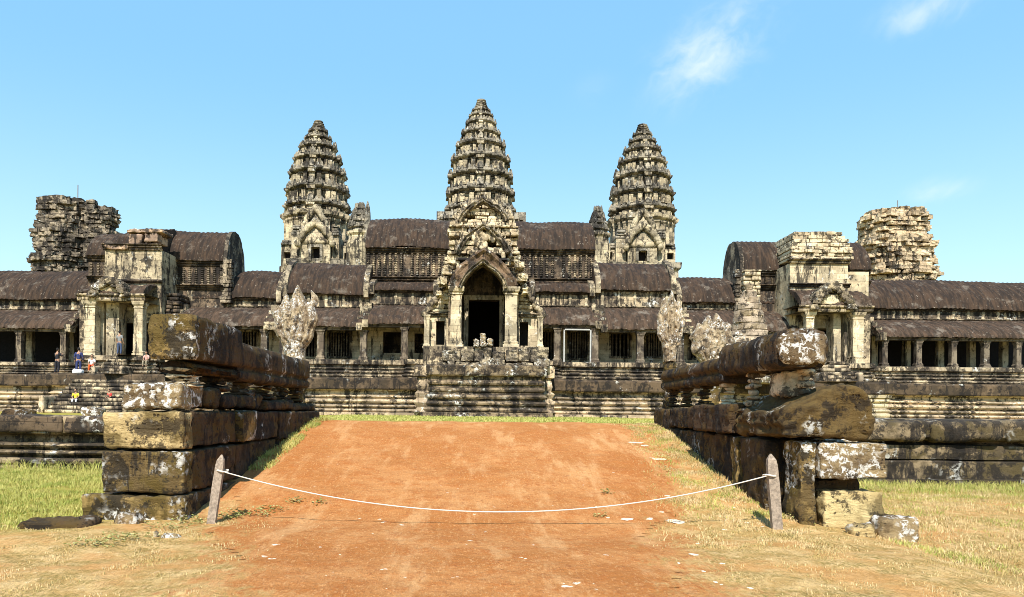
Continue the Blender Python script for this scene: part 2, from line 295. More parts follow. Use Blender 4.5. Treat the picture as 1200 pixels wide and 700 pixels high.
class MB:
    def __init__(s): s.v = []; s.f = []
    def add(s, vs, fs):
        n = len(s.v); s.v.extend(vs); s.f.extend(tuple(i + n for i in f) for f in fs); return s
    def box(s, x0, x1, y0, y1, z0, z1, j=0., rng=random):
        x0, x1 = sorted((x0, x1)); y0, y1 = sorted((y0, y1)); z0, z1 = sorted((z0, z1))
        q = lambda a: a + (rng.uniform(-j, j) if j else 0)
        vs = [(q(x), q(y), q(z)) for z in (z0, z1) for y in (y0, y1) for x in (x0, x1)]
        return s.add(vs, [(0, 2, 3, 1), (4, 5, 7, 6), (0, 1, 5, 4), (2, 6, 7, 3), (0, 4, 6, 2), (1, 3, 7, 5)])
    def block(s, x0, x1, y0, y1, z0, z1, r=.05, amp=.03, res=.12, freq=2.0, seed=0, rot=0., tilt=0., shear=0.):
        """eroded block: rounded edges and a noisy surface"""
        L = (x1 - x0, y1 - y0, z1 - z0); n = [max(2, min(60, int(math.ceil(l / res)))) for l in L]
        c = Vector(((x0 + x1) / 2, (y0 + y1) / 2, (z0 + z1) / 2)); h = Vector(L) / 2; r = min(r, min(h) * .9)
        idx = {}; vs = []; fs = []
        off = Vector((seed * 7.3, seed * 3.1, seed * 5.7)); rm = Matrix.Rotation(rot, 3, 'Z') @ Matrix.Rotation(tilt, 3, 'Y')
        def vid(i, j, k):
            key = (i, j, k)
            if key in idx: return idx[key]
            p = Vector((-h[0] + L[0] * i / n[0], -h[1] + L[1] * j / n[1], -h[2] + L[2] * k / n[2]))
            q = Vector([max(-h[a] + r, min(h[a] - r, p[a])) for a in range(3)])
            d = p - q; ln = d.length
            nn = d / ln if ln > 1e-6 else Vector((0, 0, 1))
            p2 = q + nn * r
            w_ = c + p2 + off
            e = amp * (fbm(w_ * 1.0, freq, 3) * .7 - .9 * abs(noise.noise(w_ * freq * 1.7)) + .5 * noise.noise(w_ * freq * 4.1))
            cell = noise.noise(w_ * freq * .9 + Vector((4, 4, 4))); e -= amp * 2.2 * max(0, cell - .22)
            lay = noise.noise(Vector((w_.x * .7, w_.y * .7, w_.z * 7))); e -= amp * .9 * max(0, lay - .1)
            p2 = p2 + nn * e
            p2.x += shear * p2.z
            p2 = rm @ p2 + c
            idx[key] = len(vs); vs.append(tuple(p2)); return idx[key]
        for (a, b_, c_) in ((0, 1, 2), (1, 2, 0), (2, 0, 1)):
            for side in (0, n[c_]):
                for i in range(n[a]):
                    for j in range(n[b_]):
                        def k_(ii, jj):
                            t = [0, 0, 0]; t[a] = ii; t[b_] = jj; t[c_] = side; return vid(*t)
                        f = (k_(i, j), k_(i + 1, j), k_(i + 1, j + 1), k_(i, j + 1))
                        fs.append(f if side else f[::-1])
        return s.add(vs, fs)
    def loft(s, plan, prof, closed=False, step=0.6, amp=0., freq=.8, caps=True):
        """profile of (outward offset, z) carried along a plan polyline with mitred corners; outward is right of travel"""
        pts = [Vector((a, b_)) for a, b_ in plan]; n = len(pts); segn = []
        m = n if closed else n - 1
        for i in range(m):
            d = (pts[(i + 1) % n] - pts[i]).normalized(); segn.append(Vector((d.y, -d.x)))
        stations = []
        def mit(i):
            if closed: a, b_ = segn[(i - 1) % m], segn[i % m]
            else: a, b_ = segn[max(0, i - 1)], segn[min(m - 1, i)]
            k = a + b_; return k / max(.2, k.dot(a)) if k.length > 1e-6 else a
        for i in range(m):
            p0, p1 = pts[i], pts[(i + 1) % n]; L = (p1 - p0).length; k = max(1, int(round(L / step)))
            stations.append((p0, mit(i)))
            for j in range(1, k): stations.append((p0.lerp(p1, j / k), segn[i]))
        if not closed: stations.append((pts[-1], mit(n - 1)))
        vs = []; S = len(stations); P_ = len(prof)
        for (p, q) in stations:
            for (o, z) in prof:
                xx, yy = p.x + q.x * o, p.y + q.y * o
                if amp:
                    e = fbm((xx, yy, z * 1.5), freq, 3) * amp
                    xx += q.x * e; yy += q.y * e; z = z + e * .35
                vs.append((xx, yy, z))
        fs = []
        for i in range(S if closed else S - 1):
            a = i * P_; b_ = ((i + 1) % S) * P_
            for j in range(P_ - 1): fs.append((a + j, b_ + j, b_ + j + 1, a + j + 1))
        if closed and caps:
            fs.append(tuple(i * P_ + P_ - 1 for i in range(S)))
        return s.add(vs, fs)
    def lathe(s, cx, cy, prof, n=16, amp=0., freq=2.):
        vs = []; fs = []
        for (r, z) in prof:
            for k in range(n):
                a = 2 * math.pi * k / n; x, y = cx + r * math.cos(a), cy + r * math.sin(a)
                if amp:
                    e = fbm((x, y, z), freq, 3) * amp; x += math.cos(a) * e; y += math.sin(a) * e
                vs.append((x, y, z))
        for i in range(len(prof) - 1):
            for k in range(n):
                a, b_ = i * n + k, i * n + (k + 1) % n; fs.append((a, b_, b_ + n, a + n))
        fs.append(tuple(range(n))[::-1]); fs.append(tuple((len(prof) - 1) * n + k for k in range(n)))
        return s.add(vs, fs)
    def ell(s, c, r, nu=14, nv=10, amp=0., freq=3., rot=None):
        vs = []; fs = []; c = Vector(c)
        for i in range(nv + 1):
            th = math.pi * i / nv
            for k in range(nu):
                a = 2 * math.pi * k / nu; d = Vector((math.sin(th) * math.cos(a), math.sin(th) * math.sin(a), math.cos(th)))
                p = Vector((d.x * r[0], d.y * r[1], d.z * r[2]))
                if rot is not None: p = rot @ p
                p += c
                if amp: p += (p - c).normalized() * fbm(p, freq, 3) * amp
                vs.append(tuple(p))
        for i in range(nv):
            for k in range(nu):
                a, b_ = i * nu + k, i * nu + (k + 1) % nu; fs.append((a, a + nu, b_ + nu, b_))
        return s.add(vs, fs)
    def prism(s, outline, y0, y1):
        """outline [(x,z)] extruded from y0 (front) to y1"""
        n = len(outline)
        vs = [(x, y0, z) for x, z in outline] + [(x, y1, z) for x, z in outline]
        fs = [tuple(range(n)), tuple(range(2 * n - 1, n - 1, -1))] + [(i, i + n, (i + 1) % n + n, (i + 1) % n) for i in range(n)]
        return s.add(vs, fs)
    def tube(s, pts, r, n=8):
        vs = []; fs = []; pts = [Vector(p) for p in pts]
        for i, p in enumerate(pts):
            d = (pts[min(i + 1, len(pts) - 1)] - pts[max(i - 1, 0)]).normalized()
            a = d.cross(Vector((0, 0, 1))); a = a.normalized() if a.length > 1e-4 else Vector((1, 0, 0)); b_ = d.cross(a)
            rr = r[i] if isinstance(r, (list, tuple)) else r
            for k in range(n):
                t = 2 * math.pi * k / n; vs.append(tuple(p + (a * math.cos(t) + b_ * math.sin(t)) * rr))
        for i in range(len(pts) - 1):
            for k in range(n):
                a, b_ = i * n + k, i * n + (k + 1) % n; fs.append((a, b_, b_ + n, a + n))
        fs.append(tuple(range(n))[::-1]); fs.append(tuple((len(pts) - 1) * n + k for k in range(n)))
        return s.add(vs, fs)
    def build(s, name, mat, parent=None, smooth=False, loc=None):
        o_ = world_loc(parent) if parent else Vector(loc or (0, 0, 0))
        me = bpy.data.meshes.new(name)
        if s.v:
            arr = np.array(s.v, dtype=float) - np.array(o_); me.from_pydata(arr.tolist(), [], s.f)
        me.materials.append(M[mat] if isinstance(mat, str) else mat)
        if smooth: me.polygons.foreach_set('use_smooth', [True] * len(me.polygons))
        me.validate(); me.update()
        ob = bpy.data.objects.new(name, me); COL.objects.link(ob)
        if parent: ob.parent = parent
        else: ob.location = o_
        return ob

def copy_tree(o, loc=None, parent=None):
    c = o.copy(); COL.objects.link(c); c.parent = parent
    if loc is not None: c.location = loc
    for ch in list(o.children): copy_tree(ch, None, c)
    return c


# ------------------------------------------------------------------ terrain
WALL_Y = 18.6; TERR = 1.0
def sm(a, b_, x):
    t = max(0, min(1, (x - a) / (b_ - a))); return t * t * (3 - 2 * t)
def ground_z(x, y):
    side = (-.02 if x < 0 else -.2) * sm(4.6, 6.5, abs(x))
    ramp_c = max(0, min(1.27, (y - 10.4) * .168)); ramp_c = ramp_c if ramp_c < 1.1 else 1.1 + (ramp_c - 1.1) * .7
    if y < 12: ramp_c = max(ramp_c, .268 * sm(9.3, 12, y) * ((y - 9.3) / 2.7 if y > 9.3 else 0))
    if y > 19: ramp_c = ramp_c + (TERR - 0.0 - ramp_c) * sm(19, 30, y)
    inside = 1 - sm(4.3, 4.9, abs(x))
    if y > WALL_Y + .35:
        t = sm(WALL_Y + .35, WALL_Y + .6, y)
        out = TERR * t + side * (1 - t)
        z = out * (1 - inside) + ramp_c * inside
    else:
        z = side * (1 - inside) + ramp_c * inside
    if y < 40: z += .035 * fbm((x, y, 0), .7, 3) + .012 * fbm((x, y, 3), 3.5, 2)
    return z
def grid_mesh(name, xs, ys, dz=0., clipf=None, mat='ground'):
    vs = []; fs = []; nx = len(xs)
    for y in ys:
        for x in xs: vs.append((x, y, ground_z(x, y) + dz if y < 200 else TERR + dz))
    for j in range(len(ys) - 1):
        for i in range(nx - 1):
            if clipf and not clipf((xs[i] + xs[i + 1]) / 2, (ys[j] + ys[j + 1]) / 2): continue
            fs.append((j * nx + i, j * nx + i + 1, (j + 1) * nx + i + 1, (j + 1) * nx + i))
    b = MB(); b.v = vs; b.f = fs
    return b.build(name, mat, None, True)
def rng_list(segs):
    out = []
    for a, b_, s_ in segs:
        n = max(1, int(round((b_ - a) / s_)))
        out += [a + (b_ - a) * i / n for i in range(n)]
    out.append(segs[-1][1]); return out
xs = rng_list([(-3000, -400, 650), (-400, -60, 60), (-60, -14, 4), (-14, -7, .3), (-7, 7, .1), (7, 14, .3), (14, 60, 4), (60, 400, 60), (400, 3000, 650)])
ys = rng_list([(-400, -20, 60), (-20, 4, 1), (4, 19.6, .1), (19.6, 32, .5), (32, 60, 2), (60, 400, 40), (400, 4000, 600)])
g = grid_mesh('ground', xs, ys); tag(g, kind='structure')
def in_path(x, y):
    l = -2.1 - 2.3 * sm(5, 14, y); r_ = 1.7 + 2.3 * sm(6, 17, y)
    wv = .35 * noise.noise(Vector((y * .6, x * .1, 4)))
    return l + wv < x < r_ + wv
pth = grid_mesh('path', rng_list([(-4.3, 4.3, .1)]), rng_list([(1.5, 19.9, .1)]), .006, in_path); tag(pth, kind='structure')

# ------------------------------------------------------------------ near terrace walls (either side of the ramp)
def wall_prof(k):
    if k == 'left':
        return [(.62, -.35), (.62, .02), (.54, .04), (.54, .10), (.60, .13), (.62, .20), (.56, .25), (.26, .26), (.26, .31), (.46, .33), (.52, .38), (.46, .43), (.16, .44),
                (.16, .49), (.38, .51), (.43, .56), (.37, .60), (.06, .62), (.04, .80), (.26, .82), (.34, .86), (.34, 1.22), (.28, 1.27), (-.5, 1.29)]
    return [(.40, -.5), (.40, -.06), (.24, -.05), (.24, .36), (.20, .40), (.02, .41), (.02, .43), (.24, .44), (.26, .60), (.24, .78), (.04, .80), (-.02, .84), (-.02, .90), (.30, .92), (.38, 1.0),
            (.38, 1.2), (.30, 1.33), (.1, 1.42), (-.6, 1.44)]
for side, x0, x1, zb, lab in (('left', -42, -5.3, -.1, 'long moulded terrace wall behind the green lawn on the left'), ('right', 4.9, 42, -.3, 'long dark terrace wall of thick stone bands behind the dry yellow lawn')):
    t = thing('terrace_wall', ((x0 + x1) / 2, WALL_Y, zb), lab, 'stone wall', 'terrace walls flanking the ramp')
    MB().loft([(x0, WALL_Y + .1), (x1, WALL_Y + .1)], wall_prof(side), step=.1, amp=.05, freq=.9).build('wall', 'terrace' if side == 'left' else 'terrace_dark', t)
    b = MB(); rnd = random.Random(5 if side == 'left' else 9); x = x0 if side == 'right' else -14.5
    while x < (14.5 if side == 'right' else x1 - .1):
        l = rnd.uniform(1.0, 2.4)
        b.block(x, min(x + l - .03, 14.5 if side == 'right' else x1), WALL_Y - (.32 if side == 'left' else .40), WALL_Y + .5, .86, (1.28 if side == 'left' else 1.44) + rnd.uniform(-.03, .04), .05 if side == 'left' else .16, .05, .09, 1.8, rnd.random() * 9); x += l
    b.build('coping', 'band' if side == 'left' else 'terrace_dark', t, True)

# fallen stones lying on the terrace top (moulded fragments seen left)
for (px, w_, h_, Y, s_, lab) in ((22, .75, .42, 20.3, 3, 'dark rounded stone fragment on the terrace at the far left'), (110, .55, .5, 20.6, 4, 'white crusted stone fragment on the terrace left of the boulder stack')):
    X = WX(px, Y, 470); z = ground_z(X, Y)
    b = MB().block(X - w_ / 2, X + w_ / 2, Y - .3, Y + .3, z - .05, z + h_, .14, .07, .09, 3, s_)
    o = b.build('fallen_stone', 'near_dark' if s_ == 3 else 'near_white', None, True, (X, Y, z)); tag(o, lab, 'stone', 'fallen stones')

# ------------------------------------------------------------------ balustrades along the ramp
def bal_foot(cx, cy, z0, z1, r, seed):
    """squat moulded support under the rail"""
    h = z1 - z0; b = MB(); rnd = random.Random(seed)
    for (a, c_, k) in ((0, .16, 1.0), (.18, .30, .78), (.32, .50, .60), (.52, .66, .74), (.68, .80, .58), (.82, 1.0, .95)):
        b.block(cx - r * k, cx + r * k, cy - r * k, cy + r * k, z0 + a * h, z0 + c_ * h + .02, .05, .045, .07, 3, rnd.random() * 9)
    return b

def rail_part(x_at, y0, y1, z_lo, z_hi, w_, step=.07, moulded=True, seed=0, cap=True, square=False):
    """serpent body rail running away from the camera"""
    hw = w_ / 2
    sec = [(-hw * .70, z_lo), (-hw * .95, z_lo + .05), (-hw * .95, z_lo + .16), (-hw * .72, z_lo + .19), (-hw * .80, z_lo + .25), (-hw * 1.0, z_lo + .28), (-hw, z_hi - .14), (-hw * .86, z_hi - .04), (-hw * .5, z_hi),
           (hw * .5, z_hi), (hw * .86, z_hi - .04), (hw, z_hi - .14), (hw, z_lo + .28), (hw * .8, z_lo + .25), (hw * .72, z_lo + .19), (hw * .95, z_lo + .16), (hw * .95, z_lo + .05), (hw * .7, z_lo)]
    if square:
        sec = [(-hw * .9, z_lo), (-hw, z_lo + .06), (-hw, z_hi - .05), (-hw * .92, z_hi), (hw * .92, z_hi), (hw, z_hi - .05), (hw, z_lo + .06), (hw * .9, z_lo)]
    elif not moulded:
        sec = [(-hw * .8, z_lo), (-hw, z_lo + .08), (-hw, (z_lo + z_hi) / 2), (-hw, z_hi - .16), (-hw * .82, z_hi - .05), (-hw * .4, z_hi), (hw * .4, z_hi), (hw * .82, z_hi - .05), (hw, z_hi - .16), (hw, (z_lo + z_hi) / 2), (hw, z_lo + .08), (hw * .8, z_lo)]
    # densify section
    d = []
    for i in range(len(sec)):
        a, b_ = Vector(sec[i]), Vector(sec[(i + 1) % len(sec)]); k = max(1, int((b_ - a).length / .06))
        for j in range(k): d.append(a.lerp(b_, j / k))
    n = max(2, int((y1 - y0) / step)); vs = []; fs = []; P_ = len(d)
    zc = (z_lo + z_hi) / 2
    for i in range(n + 1):
        y = y0 + (y1 - y0) * i / n; xc = x_at(y)
        for q in d:
            p = Vector((xc + q.x, y, q.y)); e = (fbm(p + Vector((seed, 0, 0)), 2.4, 4) * .7 - abs(noise.noise(p * 5.1)) * .8) * (.028 if moulded else .045)
            dirv = Vector((q.x, 0, q.y - zc)).normalized(); p += dirv * e
            if i in (0, n): p.y += fbm((p.x, p.z, seed), 4, 3) * .04
            vs.append(tuple(p))
    for i in range(n):
        for j in range(P_):
            a, b_ = i * P_ + j, i * P_ + (j + 1) % P_; fs.append((a, b_, b_ + P_, a + P_))
    # end caps as gridded fans
    for i, flip in ((0, True), (n, False)):
        y = y0 if i == 0 else y1; base = i * P_; rings = [list(range(base, base + P_))]
        ctr = Vector((x_at(y), y, zc))
        for t_ in (.66, .33):
            ring = []
            for j in range(P_):
                p = ctr.lerp(Vector(vs[base + j]), t_); p.y = y + fbm((p.x * 1.0, p.z, seed), 4, 3) * .05; ring.append(len(vs)); vs.append(tuple(p))
            rings.append(ring)
        ci = len(vs); vs.append(tuple(ctr))
        for a in range(2):
            for j in range(P_):
                f = (rings[a][j], rings[a][(j + 1) % P_], rings[a + 1][(j + 1) % P_], rings[a + 1][j]); fs.append(f if not flip else f[::-1])
        for j in range(P_):
            f = (rings[2][j], rings[2][(j + 1) % P_], ci); fs.append(f if not flip else f[::-1])
    return MB().add(vs, fs)

# --- left
lx = lambda y: -4.42 - (y - 10.5) * .012
Lb = thing('stone_balustrade', (-4.7, 12, 0), 'ruined stone balustrade left of the red path with a squared rail end', 'balustrade', 'serpent balustrades along the ramp')
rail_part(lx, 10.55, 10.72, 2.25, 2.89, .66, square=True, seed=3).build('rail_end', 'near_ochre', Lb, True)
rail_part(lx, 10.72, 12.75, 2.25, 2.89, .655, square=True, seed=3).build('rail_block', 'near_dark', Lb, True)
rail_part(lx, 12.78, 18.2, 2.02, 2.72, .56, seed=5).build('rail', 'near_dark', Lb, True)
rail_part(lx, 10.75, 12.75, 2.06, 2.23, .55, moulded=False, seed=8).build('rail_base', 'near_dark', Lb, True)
for i, y in enumerate((10.95, 12.3, 13.7, 15.1, 16.5, 17.8)):
    bal_foot(lx(y), y, 1.84 - .045 * max(0, y - 12), 2.13, .25, i + 3).build('baluster', 'near_dark' if i else 'rubble', Lb, True)
for (x0, x1, y0, y1, z0, z1, mt, s_) in (
        (-5.05, -4.20, 10.35, 11.3, 1.53, 1.90, 'near_white', 1), (-5.1, -4.22, 11.32, 12.0, 1.53, 1.86, 'near_dark', 9), (-5.2, -4.18, 12.03, 14.2, 1.53, 1.80, 'near_dark', 2), (-5.2, -4.12, 14.23, 16.3, 1.50, 1.70, 'near_dark', 3), (-5.2, -4.15, 16.33, 18.6, 1.48, 1.66, 'near_dark', 4)):
    MB().block(x0, x1, y0, y1, z0, z1, .07, .05, .055, 2.4, s_).build('coping_stone', mt, Lb, True)
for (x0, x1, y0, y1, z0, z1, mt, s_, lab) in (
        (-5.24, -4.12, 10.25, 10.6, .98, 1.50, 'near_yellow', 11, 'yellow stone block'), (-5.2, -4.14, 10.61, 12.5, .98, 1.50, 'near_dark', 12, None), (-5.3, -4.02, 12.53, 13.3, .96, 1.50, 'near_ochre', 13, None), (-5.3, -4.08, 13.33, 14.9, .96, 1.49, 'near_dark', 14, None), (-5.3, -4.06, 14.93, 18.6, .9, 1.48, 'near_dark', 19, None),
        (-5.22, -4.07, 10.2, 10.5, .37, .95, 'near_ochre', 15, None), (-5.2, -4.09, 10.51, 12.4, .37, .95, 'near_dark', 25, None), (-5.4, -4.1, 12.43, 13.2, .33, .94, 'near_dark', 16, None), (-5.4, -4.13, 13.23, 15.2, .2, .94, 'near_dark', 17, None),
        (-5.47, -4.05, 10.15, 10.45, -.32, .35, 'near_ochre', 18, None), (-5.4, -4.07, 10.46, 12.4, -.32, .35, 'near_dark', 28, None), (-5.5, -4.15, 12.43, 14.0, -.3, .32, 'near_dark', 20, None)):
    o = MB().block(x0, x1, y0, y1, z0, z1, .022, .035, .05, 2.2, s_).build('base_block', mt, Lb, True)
    if lab: o['label'] = lab
MB().block(-5.25, -4.35, 14, 18.6, -.2, 1.4, .05, .02, .3).build('core_masonry', 'near_dark', Lb, True)

# --- right
rx = lambda y: 4.47 + (y - 10.5) * .028
Rb = thing('stone_balustrade', (4.9, 12, 0), 'ruined stone balustrade right of the red path with a brown mossy boulder', 'balustrade', 'serpent balustrades along the ramp')
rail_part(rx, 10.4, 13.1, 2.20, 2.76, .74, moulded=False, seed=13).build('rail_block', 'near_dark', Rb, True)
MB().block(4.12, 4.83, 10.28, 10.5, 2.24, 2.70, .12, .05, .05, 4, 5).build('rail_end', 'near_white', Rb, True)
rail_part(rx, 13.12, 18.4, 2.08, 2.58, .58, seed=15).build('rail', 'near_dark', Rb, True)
for i, y in enumerate((10.9, 12.2, 13.6, 15.2, 16.7, 18.0)):
    bal_foot(rx(y) - (.05 if i else -.25), y, 1.66, 2.22 if i < 2 else 2.10, .145 + .02 * (i % 2), i + 23).build('baluster', 'rubble' if i in (0, 1, 2) else 'near_dark', Rb, True)
MB().block(4.42, 4.74, 10.9, 11.5, 1.80, 2.2, .06, .06, .06, 3, 6).build('baluster', 'rubble', Rb, True)
bb = MB().block(4.12, 5.42, 10.2, 12.2, 1.20, 1.98, .13, .085, .042, 1.9, 31)
bb.v = [(x, y, 1.2 + (z - 1.2) * (.58 + .42 * sm(4.15, 4.95, x)) * (1 - .22 * sm(5.1, 5.45, x))) for x, y, z in bb.v]
bb.build('mossy_boulder', stone_mat('brown_moss_stone', light=(.13, .082, .026), mid=(.07, .045, .018), dark=(.02, .014, .009), stain=.42, streak=0, lichen=.38, sc=1.9, brick=None, bump=1.0, topamt=.6, top=(.14, .09, .026), pits=.8, bdist=.1), Rb, True)
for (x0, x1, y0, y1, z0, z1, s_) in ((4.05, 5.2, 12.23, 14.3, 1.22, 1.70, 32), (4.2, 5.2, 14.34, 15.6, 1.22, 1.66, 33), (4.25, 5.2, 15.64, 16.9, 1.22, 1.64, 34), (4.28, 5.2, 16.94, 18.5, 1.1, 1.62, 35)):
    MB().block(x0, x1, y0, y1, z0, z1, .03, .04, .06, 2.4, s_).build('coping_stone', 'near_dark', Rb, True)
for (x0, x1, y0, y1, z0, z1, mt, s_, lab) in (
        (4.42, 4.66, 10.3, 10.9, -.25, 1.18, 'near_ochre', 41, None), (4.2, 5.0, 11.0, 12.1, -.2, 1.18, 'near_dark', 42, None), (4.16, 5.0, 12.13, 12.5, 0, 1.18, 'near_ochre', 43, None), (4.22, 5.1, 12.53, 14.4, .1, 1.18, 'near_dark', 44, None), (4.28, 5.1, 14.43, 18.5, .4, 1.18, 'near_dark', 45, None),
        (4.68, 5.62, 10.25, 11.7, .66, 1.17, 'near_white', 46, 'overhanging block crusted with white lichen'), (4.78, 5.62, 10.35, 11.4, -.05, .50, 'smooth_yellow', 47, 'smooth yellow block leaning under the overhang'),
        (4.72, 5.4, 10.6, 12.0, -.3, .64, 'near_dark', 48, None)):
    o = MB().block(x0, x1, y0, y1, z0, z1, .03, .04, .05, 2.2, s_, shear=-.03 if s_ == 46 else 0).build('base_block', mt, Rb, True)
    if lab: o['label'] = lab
for (px, py, Y, w_, d_, h_, mt, lab, s_) in ((1043, 604, 10.9, .22, .3, .26, 'near_dark', 'small dark stone wedged behind the yellow block on the right', 51), (1047, 622, 10.1, .52, .4, .30, 'near_white', 'low white crusted stone at the foot of the right balustrade', 52),
                                         (1008, 622, 9.9, .34, .3, .16, 'near_yellow', 'small yellow stone half sunk below the overhanging block', 53), (152, 618, 9.9, .34, .26, .14, 'near_white', 'white stone at the foot of the left block stack', 54),
                                         (200, 641, 9.0, .24, .16, .06, 'near_white', 'flat white stone on the straw left of the path', 55), (183, 650, 9.0, .10, .1, .1, 'rubble', 'small upright pebble beside the flat white stone', 56)):
    X = WX(px, Y, py); z = ground_z(X, Y)
    o = MB().block(X - w_ / 2, X + w_ / 2, Y - d_ / 2, Y + d_ / 2, z - .08, z + h_, .08, .05, .045, 4, s_).build('loose_stone', mt, None, True, (X, Y, z)); tag(o, lab, 'stone', 'loose stones by the balustrades')
X0, X1 = WX(24, 9.6, 630), WX(118, 9.8, 625)
o = MB().block(X0, X1, 9.45, 9.9, -.14, .10, .12, .06, .06, 2.5, 61, rot=.12).build('fallen_slab', 'near_dark', None, True, ((X0 + X1) / 2, 9.7, 0)); tag(o, 'long dark earth covered slab lying before the left block stack', 'stone')

# scattered pale stones in the path
rnd = random.Random(12)
BIG = ['largest flat pale stone right of the path, near its far end', 'flat pale stone on the verge just below the largest flat stone', 'small flat stone touching the largest flat stone on the verge', 'leftmost of three pale stones beside the tiny weed, near the rope', 'middle of three pale stones in a row near the rope', 'rightmost of three pale stones in a row near the rope', 'x']
plist = [(745, 519, .34, .05), (768, 538, .42, .04), (756, 523, .2, .05), (735, 609, .2, .05), (762, 609, .16, .05), (790, 612, .3, .04), (712, 608, .08, .04)]
for i in range(95):
    px, py = rnd.uniform(300, 900), 500 + 195 * rnd.random() ** .7; plist.append((px, py, rnd.uniform(.02, .07) if rnd.random() < .85 else .11, rnd.uniform(.012, .03)))
protos = []
for k in range(3):
    me_b = MB().block(-.5, .5, -.4, .4, -.5, .5, .3, .18, .16, 2, k + 3); protos.append(me_b)
for k, (px, py, s_, h_) in enumerate(plist):
    # find depth where the ground shows at this pixel
    Y = 6.0
    for _ in range(400):
        X, Zr = W(px, py, Y)
        if Zr <= ground_z(X, Y): break
        Y += .04
    z = ground_z(X, Y)
    if k < 10 or k % 1 == 0:
        if k < 3: o = protos[k].build('pebble', plain_mat('pale_pebble_stone', (.66, .56, .42), .9, .2, 12, .3) if k == 0 else 'pebble_m', None, True) if k == 0 else protos[k].build('pebble', M['pebble_m'], None, True)
        else: o = bpy.data.objects.new('pebble', bpy.data.meshes[['pebble', 'pebble.001', 'pebble.002'][k % 3]]); COL.objects.link(o)
        if k == 0: M['pebble_m'] = o.data.materials[0]
        o.location = (X, Y, z - h_ * .1); o.scale = (s_, s_ * .8, h_); o.rotation_euler.z = rnd.uniform(0, 6)
        big = s_ > .15
        tag(o, BIG[k] if big and k < 7 else 'small pale pebble lying on the red earth path', 'pebble', 'pale stones on the dry grass verge' if big else 'pebbles on the path')

# ------------------------------------------------------------------ rope barrier
def post(px_t, py_t, px_b, py_b, Y, w_, lab):
    xb, zb = W(px_b, py_b, Y); xt, zt = W(px_t, py_t, Y); zb = min(zb, ground_z(xb, Y)) - .1
    b = MB(); h = zt - zb; rings = []
    for f, k in ((0, 1), (.3, .97), (.6, 1.02), (.86, .95), (.93, .8), (1, .15)):
        x = xb + (xt - xb) * f; rings.append([(x - w_ * k, Y - w_ * .7 * k, zb + h * f), (x + w_ * k, Y - w_ * .8 * k, zb + h * f), (x + w_ * .9 * k, Y + w_ * .7 * k, zb + h * f), (x - w_ * .9 * k, Y + w_ * .8 * k, zb + h * f)])
    vs = [p for r_ in rings for p in r_]; fs = []
    for i in range(5):
        for j in range(4): fs.append((i * 4 + j, i * 4 + (j + 1) % 4, i * 4 + 4 + (j + 1) % 4, i * 4 + 4 + j))
    fs.append((20, 21, 22, 23)); b.add(vs, fs)
    o = b.build('wooden_post', 'wood', None, False, (xb, Y, zb)); tag(o, lab, 'post', 'posts of the rope barrier')
    return o
post(260, 533, 247, 611, 10.0, .058, 'leaning grey wooden post at the left block stack, holding the rope')
post(903, 532, 911, 612, 10.0, .068, 'pointed grey wooden post before the right balustrade, holding the rope')
A = W(261, 552, 10.0); B = W(899, 557, 10.0); mid = W(590, 600, 9.95)
pts = []
for i in range(61):
    t_ = i / 60; x = A[0] + (B[0] - A[0]) * t_
    # parabola through A, mid, B
    u = (t_ - .5) * 2; zc = mid[1]; z = (A[1] + (B[1] - A[1]) * t_); z = z - (1 - u * u) * ((A[1] + B[1]) / 2 - zc)
    pts.append((x, 9.95 - .02 * (1 - u * u), z))
def ring_loop(c, r_):
    return [(c[0] + r_ * math.cos(a), 10.0 + r_ * math.sin(a), c[1] + .01 * math.sin(a * 2)) for a in np.linspace(0, 2 * math.pi, 16)]
b = MB().tube(pts, .0085, 7); b.tube(ring_loop(A, .07), .013, 6); b.tube(ring_loop((B[0] + .03, B[1]), .08), .013, 6)
o = b.build('rope', 'rope', None, True, (0, 9.95, mid[1])); tag(o, 'white rope sagging across the red path between two wooden posts', 'rope')


